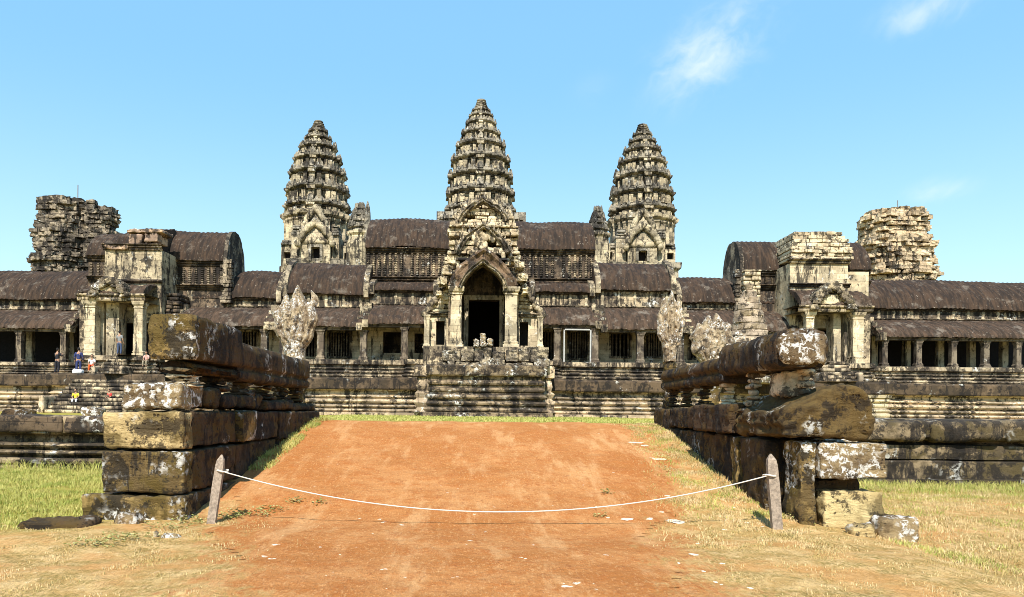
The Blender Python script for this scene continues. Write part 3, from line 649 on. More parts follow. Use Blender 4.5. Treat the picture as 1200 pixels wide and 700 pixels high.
# ------------------------------------------------------------------ naga hoods at the far ends of the rails
def naga(name, px0, px1, py_t, py_b, Y, heads, lab, zbase, seed, lean=0., mat='naga'):
    x0, zt = W(px0, py_t, Y); x1, _ = W(px1, py_t, Y); xm = (x0 + x1) / 2; zb = W((px0 + px1) / 2, py_b, Y)[1]
    t = thing(name, (xm, Y, zbase), lab, 'statue', 'serpent hood statues')
    b = MB(); hw = (x1 - x0) / 2; H = zt - zb; off = Vector((seed * 3.7, 0, seed))
    # hood: scalloped plate with carved relief, one peak for each serpent head
    hs = sorted(heads); NU, NV = 56, 60
    def top(u):
        v = .45
        for (c_, h_) in hs: v = max(v, h_ - abs(u - c_) ** 1.8 * 1.6)
        return v
    def edge(v, s_):
        m = min(hs, key=lambda q: q[0])[0] if s_ < 0 else max(hs, key=lambda q: q[0])[0]
        e = .42 + .6 * sm(.05, .5, v) - .25 * sm(.8, 1.0, v); return e * (1 + .07 * math.sin(v * 24 + s_) )
    vs = []; fs = []
    for face in (0, 1):
        for j in range(NV + 1):
            for i in range(NU + 1):
                u = -1 + 2 * i / NU; v = j / NV; hgt = v * top(u)
                x = xm + u * hw * edge(hgt, 1 if u > 0 else -1) * .98; z = zb + H * hgt
                rim = max(0, 1 - abs(u) ** 5) ** .5 * max(0, 1 - v ** 9) ** .5
                th = (.05 + .20 * (1 - .5 * v)) * rim
                q = Vector((x, 0, z)) + off
                gro = (.10 * abs(math.cos(u * 1.57 * len(heads) * (1 - .15 * v))) - .05) * (1 if v > .3 else .3) + .012 * math.cos(v * 34) - .035 * abs(noise.noise(q * 6.5)) + .022 * noise.noise(q * 13) + .03 * noise.noise(q * 3)
                y = Y + (-th - gro * rim - .10 * math.sin(v * 2.6) if face == 0 else th * .8 + gro * rim * .7 - .10 * math.sin(v * 2.6))
                n2_ = .02 * noise.noise(q * 8); vs.append((x + n2_, y, z + n2_))
    S_ = (NU + 1) * (NV + 1)
    for j in range(NV):
        for i in range(NU):
            a = j * (NU + 1) + i; c2 = a + NU + 1; fs.append((a, a + 1, c2 + 1, c2)); fs.append((a + S_, c2 + S_, c2 + 1 + S_, a + 1 + S_))
    for j in range(NV):
        for i in (0, NU): a = j * (NU + 1) + i; c2 = a + NU + 1; fs.append((a, c2, c2 + S_, a + S_))
    for i in range(NU):
        a = NV * (NU + 1) + i; fs.append((a, a + 1, a + 1 + S_, a + S_))
    b.add(vs, fs)
    b.build('hood', mat, t)
    nb = MB(); nb.block(xm - hw * .45, xm + hw * .42, Y - .2, Y + .25, zbase - .15, zb + H * .25, .12, .07, .07, 2.6, seed)
    nb.build('neck', 'near_ochre', t, True)
    return t
naga('naga_statue', 322, 373, 334, 424, 19.0, [(-.95, .55), (-.85, .72), (-.45, .88), (.12, 1.0), (.55, .78), (.9, .93)], 'large pale serpent hood statue rearing at the far end of the left balustrade', 1.2, 3)
naga('naga_statue', 769, 801, 341, 424, 19.2, [(-.5, .9), (.1, 1.0), (.6, .86), (.9, .62), (-.8, .62)], 'tall narrow serpent hood statue at the far end of the right balustrade', 1.2, 5)
naga('naga_statue', 808, 860, 367, 440, 21.5, [(-.9, .62), (-.6, .84), (-.2, .97), (.25, 1.0), (.62, .86), (.92, .62)], 'broad white lichen covered serpent hood behind the right rail', 1.0, 8)
o = MB().block(WX(764, 19), WX(778, 19), 18.7, 19.3, 2.9, 3.2, .08, .05, .06, 3, 5)
o = None
# pinnacle of round courses by the right pavilion
Y = 50.0; X, zt = W(878, 341, Y); z0 = 3.4
t = thing('stone_pinnacle', (X, Y, z0), 'cone of pale orange stone courses standing left of the right pavilion', 'pinnacle')
prof = []; nC = 15
for i in range(nC):
    f = i / (nC - 1); z = z0 + (zt - z0) * f; r_ = (1.35 * (1 - f) ** .8 + .42) * (1 if f < .8 else .9 - (f - .8))
    dz = (zt - z0) / (nC - 1)
    r_ *= 1 + .06 * math.sin(i * 5.3); prof += [(r_ * .96, z), (r_ * 1.0, z + dz * .15), (r_ * .99, z + dz * .85), (r_ * .93, z + dz * .97)]
MB().lathe(X, Y, prof, 26, .22, 1.6).build('courses', stone_mat('orange_grey_courses', light=(.50, .40, .29), mid=(.30, .235, .17), stain=.38, streak=.2, lichen=.35, sc=1.2, brick=(.9, .3), bump=.7), t)


# ------------------------------------------------------------------ main plinth of the temple
PY = 51.0            # front face of the lower tier
FLOOR = WZ(424, 54)  # gallery floor
Z1 = WZ(445, PY)
def roll(z, h, o, d=.10):     # half round moulding
    return [(o, z), (o + d * .7, z + h * .18), (o + d, z + h * .5), (o + d * .7, z + h * .82), (o, z + h)]
def tier_profile(z0, z1, base_off=.55):
    H = z1 - z0; p = [(base_off + .25, z0 - .3), (base_off + .25, z0 + .07 * H), (base_off, z0 + .08 * H)]
    z = z0 + .09 * H
    for (h, o, d) in ((.085, .42, .16), (.03, .30, .02), (.085, .34, .17), (.03, .22, .02), (.12, .22, .22), (.03, .14, .02), (.07, .14, .15), (.04, .05, .02)):
        p += roll(z, h * H, o, d); z += h * H
    zz = z0 + .66 * H
    p += [(-.02, z), (-.02, zz), (.12, zz + .01), (.18, zz + .04 * H), (.36, zz + .07 * H), (.40, zz + .1 * H), (.40, z1 - .05 * H), (.34, z1), (-3.2, z1 + .02)]
    return p
def upper_profile(z0, z1):
    H = z1 - z0; p = [(.45, z0 - .05), (.45, z0 + .10 * H)]
    z = z0 + .12 * H
    for (h, o, d) in ((.14, .26, .14), (.05, .18, .02), (.13, .16, .14), (.06, .06, .02), (.10, .06, .12)):
        p += roll(z, h * H, o, d); z += h * H
    p += [(.05, z + .02), (.05, z + .10 * H), (.22, z + .14 * H), (.28, z + .17 * H), (.28, z1 - .03), (.2, z1), (-2.3, z1 + .02)]
    return p
Yx = lambda px, Y, py=440: WX(px, Y, py)
pl = thing('temple_plinth', (0, PY, TERR), 'two tiered moulded stone plinth running under the whole temple gallery', 'plinth')
lowplan = [(-62, PY), (Yx(66, PY), PY), (Yx(66, 49), PY - 2.2), (Yx(186, 49), PY - 2.2), (Yx(186, PY), PY), (Yx(468, PY), PY), (Yx(468, PY), PY - .9), (Yx(497, 49), PY - .9),
           (Yx(497, 49), PY - .9 - .01), (Yx(634, 49), PY - .91), (Yx(663, PY), PY - .9), (Yx(663, PY), PY), (Yx(940, PY), PY), (Yx(940, 49), PY - 2.2), (Yx(1040, 49), PY - 2.2), (Yx(1040, PY), PY), (62, PY)]
MB().loft(lowplan, tier_profile(TERR, Z1), step=.22, amp=.055, freq=.7).build('lower_tier', 'plinth', pl)
# dark coping band, proud of the lower tier
bandp = [(.41, Z1 - .78), (.46, Z1 - .70), (.46, Z1 - .10), (.40, Z1 + .03), (-1.0, Z1 + .04)]
MB().loft(lowplan, bandp, step=.3, amp=.05, freq=.9).build('coping_band', 'band', pl)
UPY = 53.4
FLL = WZ(425, 54, 30)
MB().loft([(-62, UPY), (Yx(92, UPY), UPY)], upper_profile(Z1, FLL), step=.22, amp=.045, freq=.8).build('upper_tier', 'wall', pl)
upplan = [(Yx(92, UPY), UPY), (Yx(92, 51.2), 51.6), (Yx(178, 51.2), 51.6), (Yx(178, UPY), UPY), (Yx(480, UPY), UPY), (Yx(480, UPY), UPY - 1.2), (Yx(650, UPY), UPY - 1.2), (Yx(650, UPY), UPY), (Yx(932, UPY), UPY), (Yx(932, 51.2), 51.6), (Yx(1022, 51.2), 51.6), (Yx(1022, 51.2), UPY)]
FLR = WZ(431, 54, 1110)
MB().loft([(Yx(1022, 51.2) + .3, UPY), (62, UPY)], upper_profile(Z1, FLR), step=.22, amp=.045, freq=.8).build('upper_tier', 'wall', pl)
MB().loft(upplan, upper_profile(Z1, FLOOR), step=.22, amp=.045, freq=.8).build('upper_tier', 'wall', pl)
MB().box(-62, Yx(92, UPY), UPY + 2.2, 70, TERR - .3, FLL - .0).box(Yx(92, UPY) + .002, Yx(1022, 51.2), UPY + 2.21, 70, TERR - .3, FLOOR + .0).box(Yx(1022, 51.2) + .002, 62, UPY + 2.2, 70, TERR - .3, WZ(431, 54, 1110)).build('core_masonry', 'void', pl)

# central stair block
PFL = WZ(407, 49.5)     # porch floor
cb = thing('stone_platform', (0, 47.5, TERR), 'streaked dark moulded base block projecting under the central porch', 'plinth')
zb1 = WZ(428, 47.5)
cpl = [(Yx(507, 47.5), 52), (Yx(507, 47.5), 47.5), (Yx(633, 47.5), 47.5), (Yx(633, 47.5), 52)]
cpr = [(.75, TERR - .2), (.72, TERR + .28), (.5, TERR + .3)]
z = TERR + .32
for (h, o, d) in ((.30, .36, .16), (.10, .26, .03), (.30, .28, .16), (.10, .18, .02), (.34, .20, .20), (.12, .12, .02), (.30, .14, .12), (.14, .08, .02), (.34, .12, .16)):
    cpr += roll(z, h, o, d); z += h
cpr += [(.1, z), (.1, zb1 - .75), (.34, zb1 - .7), (.40, zb1 - .62), (.42, zb1 - .08), (.34, zb1), (-2.5, zb1 + .02)]
MB().loft(cpl, cpr, step=.2, amp=.08, freq=1.0).build('moulded_base', 'stair_block', cb)
zq = WZ(442, 48.3)
MB().loft([(Yx(490, 48.4), 52), (Yx(490, 48.4), 48.6), (Yx(507, 48.4), 48.6), (Yx(507, 48.4), 48.0), (Yx(630, 48.4), 48.0), (Yx(630, 48.4), 48.6), (Yx(646, 48.4), 48.6), (Yx(646, 48.4), 52)], [(.0, TERR), (.3, TERR + .3), (.1, TERR + .6), (.28, TERR + .9), (.05, TERR + 1.2), (.2, TERR + 1.5), (.0, TERR + 1.7), (.12, TERR + 2.0), (0, zq - .1), (.2, zq), (.24, zb1 - .1), (.16, zb1 + .04), (-1.2, zb1 + .06)], step=.2, amp=.09, freq=1.0).build('side_base', 'plinth', cb)
b = MB(); rnd = random.Random(4)
x = Yx(512, 48); 
while x < Yx(628, 48):
    wd = rnd.uniform(.5, 1.1); hh = rnd.uniform(.15, .55)
    b.block(x, x + wd - .03, 47.6 + rnd.uniform(0, .4), 49.3, zb1, zb1 + hh, .06, .06, .12, 2.2, rnd.random() * 9); x += wd
x = Yx(517, 48)
while x < Yx(622, 48):
    wd = rnd.uniform(.5, 1.3)
    b.block(x, x + wd - .03, 48.3 + rnd.uniform(0, .4), 51, zb1 + .3, PFL - rnd.uniform(.0, .35), .06, .07, .12, 2.2, rnd.random() * 9); x += wd
b.build('broken_courses', 'carve', cb)

# rubble rows over the plinth ledges (loose stones seen as lumps)
# ------------------------------------------------------------------ galleries
def vault(b, x0, x1, ye, ze, yr, zr, yb=None, roll_p=.36, amp=.032, sag=.0, half=False, rough=.05, steep=.40):
    """stone vault roof along X: eave (ye,ze) up to the ridge (yr,zr); rolls run down the slope"""
    prof = []
    n = 9
    for i in range(n + 1):
        a = i / n * math.pi / 2
        f = i / n
        # ogival curve
        yy = ye + (yr - ye) * (1 - math.cos(a)) ** 1.0 * .72 + (yr - ye) * f * .28
        zz = ze + (zr - ze) * (math.sin(a) * steep + f * (1 - steep))
        prof.append((yy, zz))
    prof = [(ye + .25, ze - .12), (ye - .02, ze - .12)] + prof
    if not half:
        ybk = yb if yb is not None else 2 * yr - ye
        prof += [(yr + .15, zr + .0)] + [(ybk - (p[0] - ye) * (ybk - yr) / (yr - ye), p[1]) for p in prof[2:-1][::-3]] + [(ybk, ze - .12)]
    st = roll_p / 4; n = max(2, int((x1 - x0) / st)); vs = []; fs = []; P_ = len(prof)
    for i in range(n + 1):
        x = x0 + (x1 - x0) * i / n
        cr = amp * math.cos(2 * math.pi * x / roll_p)
        for k, (yy, zz) in enumerate(prof):
            e = cr + rough * fbm((x, yy, zz), .8, 3) + .02 * noise.noise(Vector((x * 4, yy * 4, zz * 4)))
            dz = -.16 * (noise.noise(Vector((x * .25, zr, 2))) + .3) if not half else -.03 * noise.noise(Vector((x * .4, zr, 1)))
            if k == 1 or k == 2: dz += .05 * noise.noise(Vector((x * 2.1, 1, zz)))
            vs.append((x, yy - e * .6, zz + e * .6 + dz))
    for i in range(n):
        for j in range(P_ - 1):
            a, c_ = i * P_ + j, (i + 1) * P_ + j; fs.append((a, c_, c_ + 1, a + 1))
    b.add(vs, fs)
    # end closures
    for i, fl in ((0, 0), (n, 1)):
        idx = [i * P_ + j for j in range(P_)]
        base = len(b.v) - len(vs)
        b.f.append(tuple(base + k for k in (idx if fl else idx[::-1])))
    return b

def cornice(x0, x1, y, z0, z1, proj=.3, back=.6, n=3):
    H = z1 - z0; pr = [(-back, z0), (0, z0)]
    z = z0
    for i in range(n):
        h = H / n; o = proj * (i + 1) / n
        pr += [(o * .55, z + .05 * h), (o * .9, z + .35 * h), (o, z + .5 * h), (o, z + .8 * h), (o * .7, z + .95 * h)]; z += h
    pr += [(-back, z1)]
    return MB().loft([(x0, y), (x1, y)], pr, step=.35, amp=.03, freq=1.2)

def column_mb(x, y, z0, z1, w_=.42):
    b = MB(); h = z1 - z0
    pr = [(w_ * .72, z0), (w_ * .72, z0 + .14), (w_ * .62, z0 + .16), (w_ * .66, z0 + .24), (w_ * .56, z0 + .30), (w_ * .5, z0 + .36), (w_ * .48, z1 - .34), (w_ * .53, z1 - .30), (w_ * .50, z1 - .26), (w_ * .58, z1 - .20), (w_ * .56, z1 - .15), (w_ * .66, z1 - .10), (w_ * .68, z1)]
    # square in plan
    vs = []; fs = []
    for (r_, z) in pr:
        for (sx, sy) in ((-1, -1), (1, -1), (1, 1), (-1, 1)):
            e = .02 * noise.noise(Vector((x * 3 + sx, y + sy, z * 2)))
            vs.append((x + sx * (r_ + e), y + sy * (r_ + e), z))
    for i in range(len(pr) - 1):
        for k in range(4): fs.append((i * 4 + k, i * 4 + (k + 1) % 4, i * 4 + 4 + (k + 1) % 4, i * 4 + 4 + k))
    k = (len(pr) - 1) * 4; fs.append((k, k + 1, k + 2, k + 3))
    return b.add(vs, fs)

def wall_with_holes(b, x0, x1, z0, z1, y0, y1, holes):
    holes = sorted(holes); x = x0
    for (a, c_, d, e) in holes:
        if a > x: b.box(x, a, y0, y1, z0, z1)
        if d > z0: b.box(a, c_, y0, y1, z0, d)
        if e < z1: b.box(a, c_, y0, y1, e, z1)
        x = c_
    if x < x1: b.box(x, x1, y0, y1, z0, z1)
    return b

def window_obj(parent, x0, x1, z0, z1, y, bars=0, mat='wall_pale', barmat='column', fw=.14):
    """stone window frame with turned bars"""
    f = MB(); yf = y - .06
    f.box(x0 - fw, x0 + .002, yf, y + .3, z0 - fw, z1 + fw); f.box(x1 - .002, x1 + fw, yf, y + .3, z0 - fw, z1 + fw)
    f.box(x0, x1, yf, y + .3, z1, z1 + fw); f.box(x0, x1, yf - .06, y + .3, z0 - fw, z0)
    wd = f.build('window', mat, parent)
    if bars:
        b = MB(); pr0 = []
        for i in range(bars):
            x = x0 + (x1 - x0) * (i + .5) / bars; h = z1 - z0; r_ = min(.075, (x1 - x0) / bars * .34)
            pr = []
            for k in range(9):
                z = z0 + h * k / 9; pr += [(r_ * 1.1, z), (r_ * 1.1, z + h * .02), (r_ * .75, z + h * .035), (r_ * .95, z + h * .06), (r_ * .75, z + h * .09)]
            pr.append((r_, z1)); b.lathe(x, y + .14, pr, 8)
        b.build('window_bars', barmat, wd)
    return wd

def gallery(px0, px1, ridge, eave, htop, heave, lab, cols=(), inner=(), wins=(), Yc=54.6, dY=3.0, floor=None, open_back=False, wallmat='wall', dz=0, ext0=None, ext1=None, upper=None, roofm='roof', colm='column'):
    pm = (px0 + px1) / 2 if ext0 is None and ext1 is None else min(max((px0 + px1) / 2, 60), 1140)
    x0 = WX(px0, Yc + 1) if ext0 is None else ext0; x1 = WX(px1, Yc + 1) if ext1 is None else ext1
    Yw = Yc + dY; fl = floor if floor is not None else FLOOR
    ze = WZ(heave, Yc - .4, pm); zt = WZ(htop, Yw, pm); zE = WZ(eave, Yw - .4, pm); zR = WZ(ridge, Yw + 2.6, pm)
    t = thing('temple_gallery', ((x0 + x1) / 2, Yc, fl), lab, 'gallery', 'vaulted galleries of the temple front')
    # front half vault
    vault(MB(), x0, x1, Yc - .45, ze, Yw, zt, half=True, steep=.35).build('lower_roof', 'roof_light', t)
    cornice(x0, x1, Yc - .15, ze - .34, ze - .12, .16, .35, 2).build('lintel', colm, t)
    # clerestory band
    b = MB().box(x0, x1, Yw, Yw + .5, zt - .1, zE)
    b.build('upper_wall', 'wall_band', t)
    # little pilasters on the band
    b = MB(); n = min(90, int((x1 - x0) / 1.15))
    for i in range(n):
        xx = x0 + (i + .5) * (x1 - x0) / n; hh = zE - zt
        MB().lathe(xx, Yw + .04, [(.10, zt + .02), (.15, zt + .1 * hh), (.09, zt + .3 * hh), (.16, zt + .5 * hh), (.1, zt + .7 * hh), (.16, zE - .05)], 8, .02).build('wall_pilaster', 'pillar', t)
    cornice(x0, x1, Yw - .02, zE - .30, zE - .10, .30, .2, 2).build('cornice', 'wall_dark', t)
    cornice(x0, x1, Yw - .02, zt + .0, zt + .12, .12, .2, 1).build('string_course', 'wall', t)
    vault(MB(), x0, x1, Yw - .42, zE, Yw + 2.6, zR).build('roof', roofm, t)
    for xx in ((x0 + .22,) if ext1 is not None else (x1 - .22,) if ext0 is not None else (x0 + .22, x1 - .22)):
        pr = [(Yw - .42, zE - .45)]
        for i in range(9):
            f = i / 8; a = f * math.pi / 2; pr.append((Yw - .50 + 3.1 * ((1 - math.cos(a)) * .72 + f * .28), zE + (zR - zE) * (math.sin(a) * .4 + f * .6) + .20))
        pr += [(Yw + 3.0, zE - .45)]
        b = MB(); n_ = len(pr); vs = [(xx - .2 + .03 * noise.noise(Vector((y_, z_, xx))), y_, z_) for y_, z_ in pr] + [(xx + .2, y_, z_) for y_, z_ in pr]
        b.add(vs, [tuple(range(n_)), tuple(range(2 * n_ - 1, n_ - 1, -1))] + [(i, (i + 1) % n_, (i + 1) % n_ + n_, i + n_) for i in range(n_)]); b.build('gable_slab', 'block_grey', t)
        b = MB(); zb_ = ze - .1
        for k_ in range(4): b.block(xx - .24, xx + .24, Yc - .62 + k_ * .62, Yc + .2 + k_ * .62, zb_ - .3 + k_ * .42, zb_ + .30 + k_ * (zt - ze) / 3.4, .05, .05, .12, 2.4, xx + k_)
        b.build('stepped_pier', 'block_grey', t)
    # wall behind columns
    if not open_back:
        holes = []
        for (a, c_, d, e, bars, m) in wins:
            ym = (d + e) / 2; pa = (a + c_) / 2
            xa, xb_ = WX(a, Yw), WX(c_, Yw); za, zb_ = WZ(e, Yw, pa), WZ(d, Yw, pa)
            holes.append((xa, xb_, za, zb_)); window_obj(t, xa, xb_, za, zb_, Yw, bars, m)
        wall_with_holes(MB(), x0, x1, fl, zt - .1, Yw, Yw + .5, holes).build('wall', 'wall_pale', t)
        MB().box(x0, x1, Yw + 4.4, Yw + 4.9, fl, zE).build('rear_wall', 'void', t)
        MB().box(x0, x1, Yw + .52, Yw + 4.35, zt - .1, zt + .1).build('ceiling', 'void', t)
    else:
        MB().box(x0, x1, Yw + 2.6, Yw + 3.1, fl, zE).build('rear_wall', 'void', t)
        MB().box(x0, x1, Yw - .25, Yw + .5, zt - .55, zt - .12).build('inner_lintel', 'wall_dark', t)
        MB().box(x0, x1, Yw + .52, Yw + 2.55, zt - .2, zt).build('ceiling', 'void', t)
    for px in cols:
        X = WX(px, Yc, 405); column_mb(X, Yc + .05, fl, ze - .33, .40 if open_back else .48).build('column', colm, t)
    for px in inner:
        X = WX(px, Yw, 405); column_mb(X, Yw + .1, fl, zt - .55, .46).build('inner_column', 'pillar', t)
    return t

gallery(-60, 96, 317, 348, 364, 383, 'colonnaded gallery wing at the far left, left of the left pavilion', cols=(-28, 23, 75), inner=(-66, -16, 35, 84), ext0=-42, floor=WZ(425, 54, 30), open_back=True)
gallery(209, 323, 318, 347, 360, 380, 'short low gallery between the left pavilion and the left serpent statue', cols=(215, 262, 310), wins=((228, 244, 390, 416, 4, 'wall'), (279, 302, 389, 416, 7, 'wall')))
gallery(323, 428, 308, 341, 361, 381, 'gallery with barred windows behind the left serpent statue, stepped above its neighbour', cols=(332, 376, 426), wins=((345, 371, 389, 418, 7, 'wall'), (386, 411, 390, 418, 8, 'wall')))
gC = gallery(428, 512, 330, 338, 358, 378, 'gallery with two black window openings just left of the central porch', cols=(474,), wins=((449, 470, 389, 414, 0, 'wall_pale'), (486, 496, 391, 414, 0, 'wall_pale')))
gD = gallery(622, 701, 330, 340, 360, 379, 'gallery just right of the central porch with a white frame between its columns', cols=(653, 697), wins=((630, 648, 389, 420, 5, 'wall'), (667, 688, 389, 420, 7, 'wall')))
gallery(701, 799, 308, 337, 361, 384, 'gallery right of the centre whose end hides behind the right serpent statue', cols=(750, 797), wins=((716, 739, 391, 418, 5, 'wall'), (757, 780, 391, 418, 8, 'wall')))
gallery(799, 926, 325, 352, 364, 386, 'short low gallery behind the white serpent hood, left of the right pavilion', cols=(840, 885), wins=((808, 830, 392, 420, 6, 'wall'), (850, 874, 392, 420, 6, 'wall')))
gallery(1019, 1260, 329, 360, 376, 394, 'long colonnaded gallery wing at the right edge with dark open bays', cols=(1036, 1076, 1117, 1155, 1193, 1232), inner=(1024, 1063, 1102, 1139, 1177, 1214), ext1=44, floor=WZ(431, 54, 1110), open_back=True)

# whitewashed frame standing in the bay right of the porch
Y = 54.4; xa, z0 = W(660, 424, Y); xb_, zt = W(693, 383, Y)
b = MB(); b.box(xa, xa + .10, Y - .08, Y + .08, FLOOR, zt - .25); b.box(xb_ - .10, xb_, Y - .08, Y + .08, FLOOR, zt - .25); b.box(xa + .1, xb_ - .1, Y - .09, Y + .07, zt - .28, zt - .18)
o = b.build('support_frame', 'whitepaint', None, False, ((xa + xb_) / 2, Y, FLOOR)); tag(o, 'white painted support frame in the bay right of the porch', 'frame')

# ------------------------------------------------------------------ tall nave either side of the central porch
def nave(px0, px1, ridge, eave, wtop, wbot, cor, lab):
    pm = (px0 + px1) / 2; Yw = 59.2; x0, x1 = WX(px0, Yw), WX(px1, Yw)
    zR, zE, zW0, zC = WZ(ridge, Yw + 2.8, pm), WZ(eave, Yw - .4, pm), WZ(wbot, Yw, pm), WZ(cor, Yw, pm)
    t = thing('temple_nave', ((x0 + x1) / 2, Yw, FLOOR), lab, 'hall', 'tall halls beside the porch')
    MB().box(x0, x1, Yw, Yw + 5.5, FLOOR, zE - .1).build('wall', 'wall_dark', t)
    # blind window bars
    b = MB(); n = int((x1 - x0) / .42); h = zE - zW0 - .7; z0 = zW0 + .25
    for i in range(n):
        if i % 9 in (7,): continue
        xx = x0 + (i + .5) * (x1 - x0) / n; pr = []
        for k in range(5): pr += [(.13, z0 + h * k / 5), (.08, z0 + h * (k + .25) / 5), (.14, z0 + h * (k + .5) / 5), (.08, z0 + h * (k + .8) / 5)]
        pr.append((.12, z0 + h)); b.lathe(xx, Yw - .02, pr, 8)
    b.build('blind_bars', 'wall_band', t)
    cornice(x0, x1, Yw - .01, zE - .55, zE - .12, .40, .1, 3).build('cornice', 'wall_dark', t)
    cornice(x0, x1, Yw - .01, zC, zW0 + .1, .45, .1, 3).build('lower_cornice', 'wall_dark', t)
    vault(MB(), x0, x1, Yw - .45, zE, Yw + 2.8, zR, rough=.06).build('roof', 'roof', t)
    return t
nave(428, 530, 257, 288, 292, 326, 333, 'tall dark hall with blind window bars left of the central pediment')
nave(604, 696, 260, 290, 294, 328, 336, 'tall dark hall with blind window bars right of the central pediment')

# ------------------------------------------------------------------ stacked course masonry
def courses(b, cx, zs, halfw, y0, y1, bh=.34, bw=(.5, 1.1), seed=1, jit=.12, drop=0., r=.04, amp=.03, res=.16):
    """rows of blocks whose half width follows halfw(z); front at y0(z)"""
    rnd = random.Random(seed); z = zs[0]
    while z < zs[1] - .05:
        h = bh * rnd.uniform(.8, 1.2); h = min(h, zs[1] - z + .1); hw = halfw(z + h / 2); yy = y0(z) if callable(y0) else y0
        ledge = rnd.uniform(-jit, jit) * 1.0
        x = cx - hw + rnd.uniform(-.1, .1)
        while x < cx + hw - .05:
            wd = min(rnd.uniform(*bw), cx + hw - x + .05)
            if rnd.random() >= drop:
                b.block(x, x + wd - .02, yy + ledge + rnd.uniform(-jit, jit), y1, z, z + h - .02, r, amp, res, 2.5, rnd.random() * 9)
            x += wd
        z += h
    return b

# ------------------------------------------------------------------ central porch
cp = thing('entrance_porch', (0, 50, PFL), 'central entrance porch with pointed arch and stepped pale pediments', 'porch', 'entrance pavilions of the temple')
Y = 49.8
for (a, c_) in ((528, 541), (592, 606)):
    xa, xb_ = WX(a, Y, 370), WX(c_, Y, 370); zt = WZ(338, Y)
    b = MB(); cxx = (xa + xb_) / 2; hw = (xb_ - xa) / 2
    sq = [(cxx - hw, Y), (cxx + hw, Y), (cxx + hw, Y + 2 * hw), (cxx - hw, Y + 2 * hw)]
    b.loft(sq, [(.14, PFL - .1), (.14, PFL + .22), (.06, PFL + .25), (.10, PFL + .38), (0, PFL + .45), (0, zt - .45), (.07, zt - .4), (.02, zt - .3), (.12, zt - .2), (.18, zt), (.16, zt + .12)], closed=True, step=.4, amp=.03)
    b.build('pillar', 'wall_pale' if a < 560 else 'pillar', cp)
# door wall
Yd = 54.0; z_top_ = WZ(304, 51.5) - .16
xa, xb_ = WX(549, Yd, 380), WX(585, Yd, 380); zd = WZ(352, Yd)
b = MB(); wall_with_holes(b, WX(530, Yd), WX(603, Yd), PFL, z_top_, Yd, Yd + .7, [(xa, xb_, PFL, zd)]); b.build('wall', 'wall_dark', cp)  # dark stone used here to paint in the shade behind the arch
b = MB()
for k, (o1, pr_) in enumerate(((.34, .10), (.18, .18))):
    b.box(xa - o1, xa - o1 + .17, Yd - pr_, Yd - .003 * (k + 1), PFL, zd + o1); b.box(xb_ + o1 - .17, xb_ + o1, Yd - pr_, Yd - .003 * (k + 1), PFL, zd + o1); b.box(xa - o1 + .17, xb_ + o1 - .17, Yd - pr_, Yd - .003 * (k + 1), zd + o1 - .17, zd + o1)
b.build('door_frame', 'pillar', cp)
b = MB(); b.box(WX(524, Yd), WX(610, Yd), Yd + .7, Yd + 9, zd + 2.6, zd + 2.8); b.box(WX(524, Yd), WX(524, Yd) + .3, Yd + .7, Yd + 9, PFL, zd + 2.6); b.box(WX(610, Yd) - .3, WX(610, Yd), Yd + .7, Yd + 9, PFL, zd + 2.6); b.box(WX(524, Yd), WX(610, Yd), Yd + 9, Yd + 9.3, PFL, zd + 2.6)
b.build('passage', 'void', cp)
MB().box(WX(500, 52), WX(632, 52), 49.2, 62, zb1, PFL).build('porch_floor', 'wall', cp)
# side walls of the porch
b = MB(); zt = WZ(338, Y)
for s_, a in ((-1, 529), (1, 604)):
    xx = WX(a, Y, 370); b.box(xx - .25, xx + .25, Y + .95, Yd, PFL, zt + 1.2)
b.build('side_wall', 'wall', cp)
# arch pediment: naga arch with ogival opening
def ogee(px, half, spring, peak, n=14, p=.62):
    out = []
    for i in range(2 * n + 1):
        u = (i - n) / n; k = (1 - abs(u)) 
        h = (1 - abs(u) ** 2.1) ** .75 * .80 + k ** 2.5 * .20
        out.append((px + u * half, spring + (peak - spring) * h))
    return out
def arch_plate(Yf, depth, outer, inner, mat, name, parent, rgh=.05):
    """outer and inner are matching pixel outlines, left spring -> peak -> right spring"""
    b = MB(); n = len(outer); vs = []; fs = []
    rings = 5
    for yy in (Yf, Yf + depth):
        for r_ in range(rings + 1):
            f = r_ / rings
            for i in range(n):
                px = outer[i][0] * (1 - f) + inner[i][0] * f; py = outer[i][1] * (1 - f) + inner[i][1] * f
                x, z = W(px, py, Yf); e = fbm((x, z, Yf), 1.6, 3) * rgh; vs.append((x + e * .4, yy - (e * 2 if yy == Yf else 0) - (.12 if yy == Yf and r_ in (1, 4) else 0), z + e * .5))
    L = (rings + 1) * n
    for r_ in range(rings):
        for i in range(n - 1):
            a = r_ * n + i; fs.append((a, a + n, a + n + 1, a + 1)); fs.append((a + L, a + 1 + L, a + n + 1 + L, a + n + L))
    for i in range(n - 1):
        fs.append((i, i + 1, i + 1 + L, i + L)); k = rings * n + i; fs.append((k, k + L, k + 1 + L, k + 1))
    for k in (0, n - 1):
        for r_ in range(rings): a = r_ * n + k; b_ = a + n; fs.append((a, a + L, b_ + L, b_))
    return b.add(vs, fs).build(name, mat, parent)
outer = ogee(566, 41, 334, 291); inner = ogee(566, 25, 338, 309)
arch_plate(Y - .1, 1.3, outer, inner, 'arch_brown', 'arch', cp, .12)
outer2 = ogee(566, 29, 337, 303); arch_plate(Y - .28, .3, outer2, inner, 'carve', 'arch_rib', cp, .08)
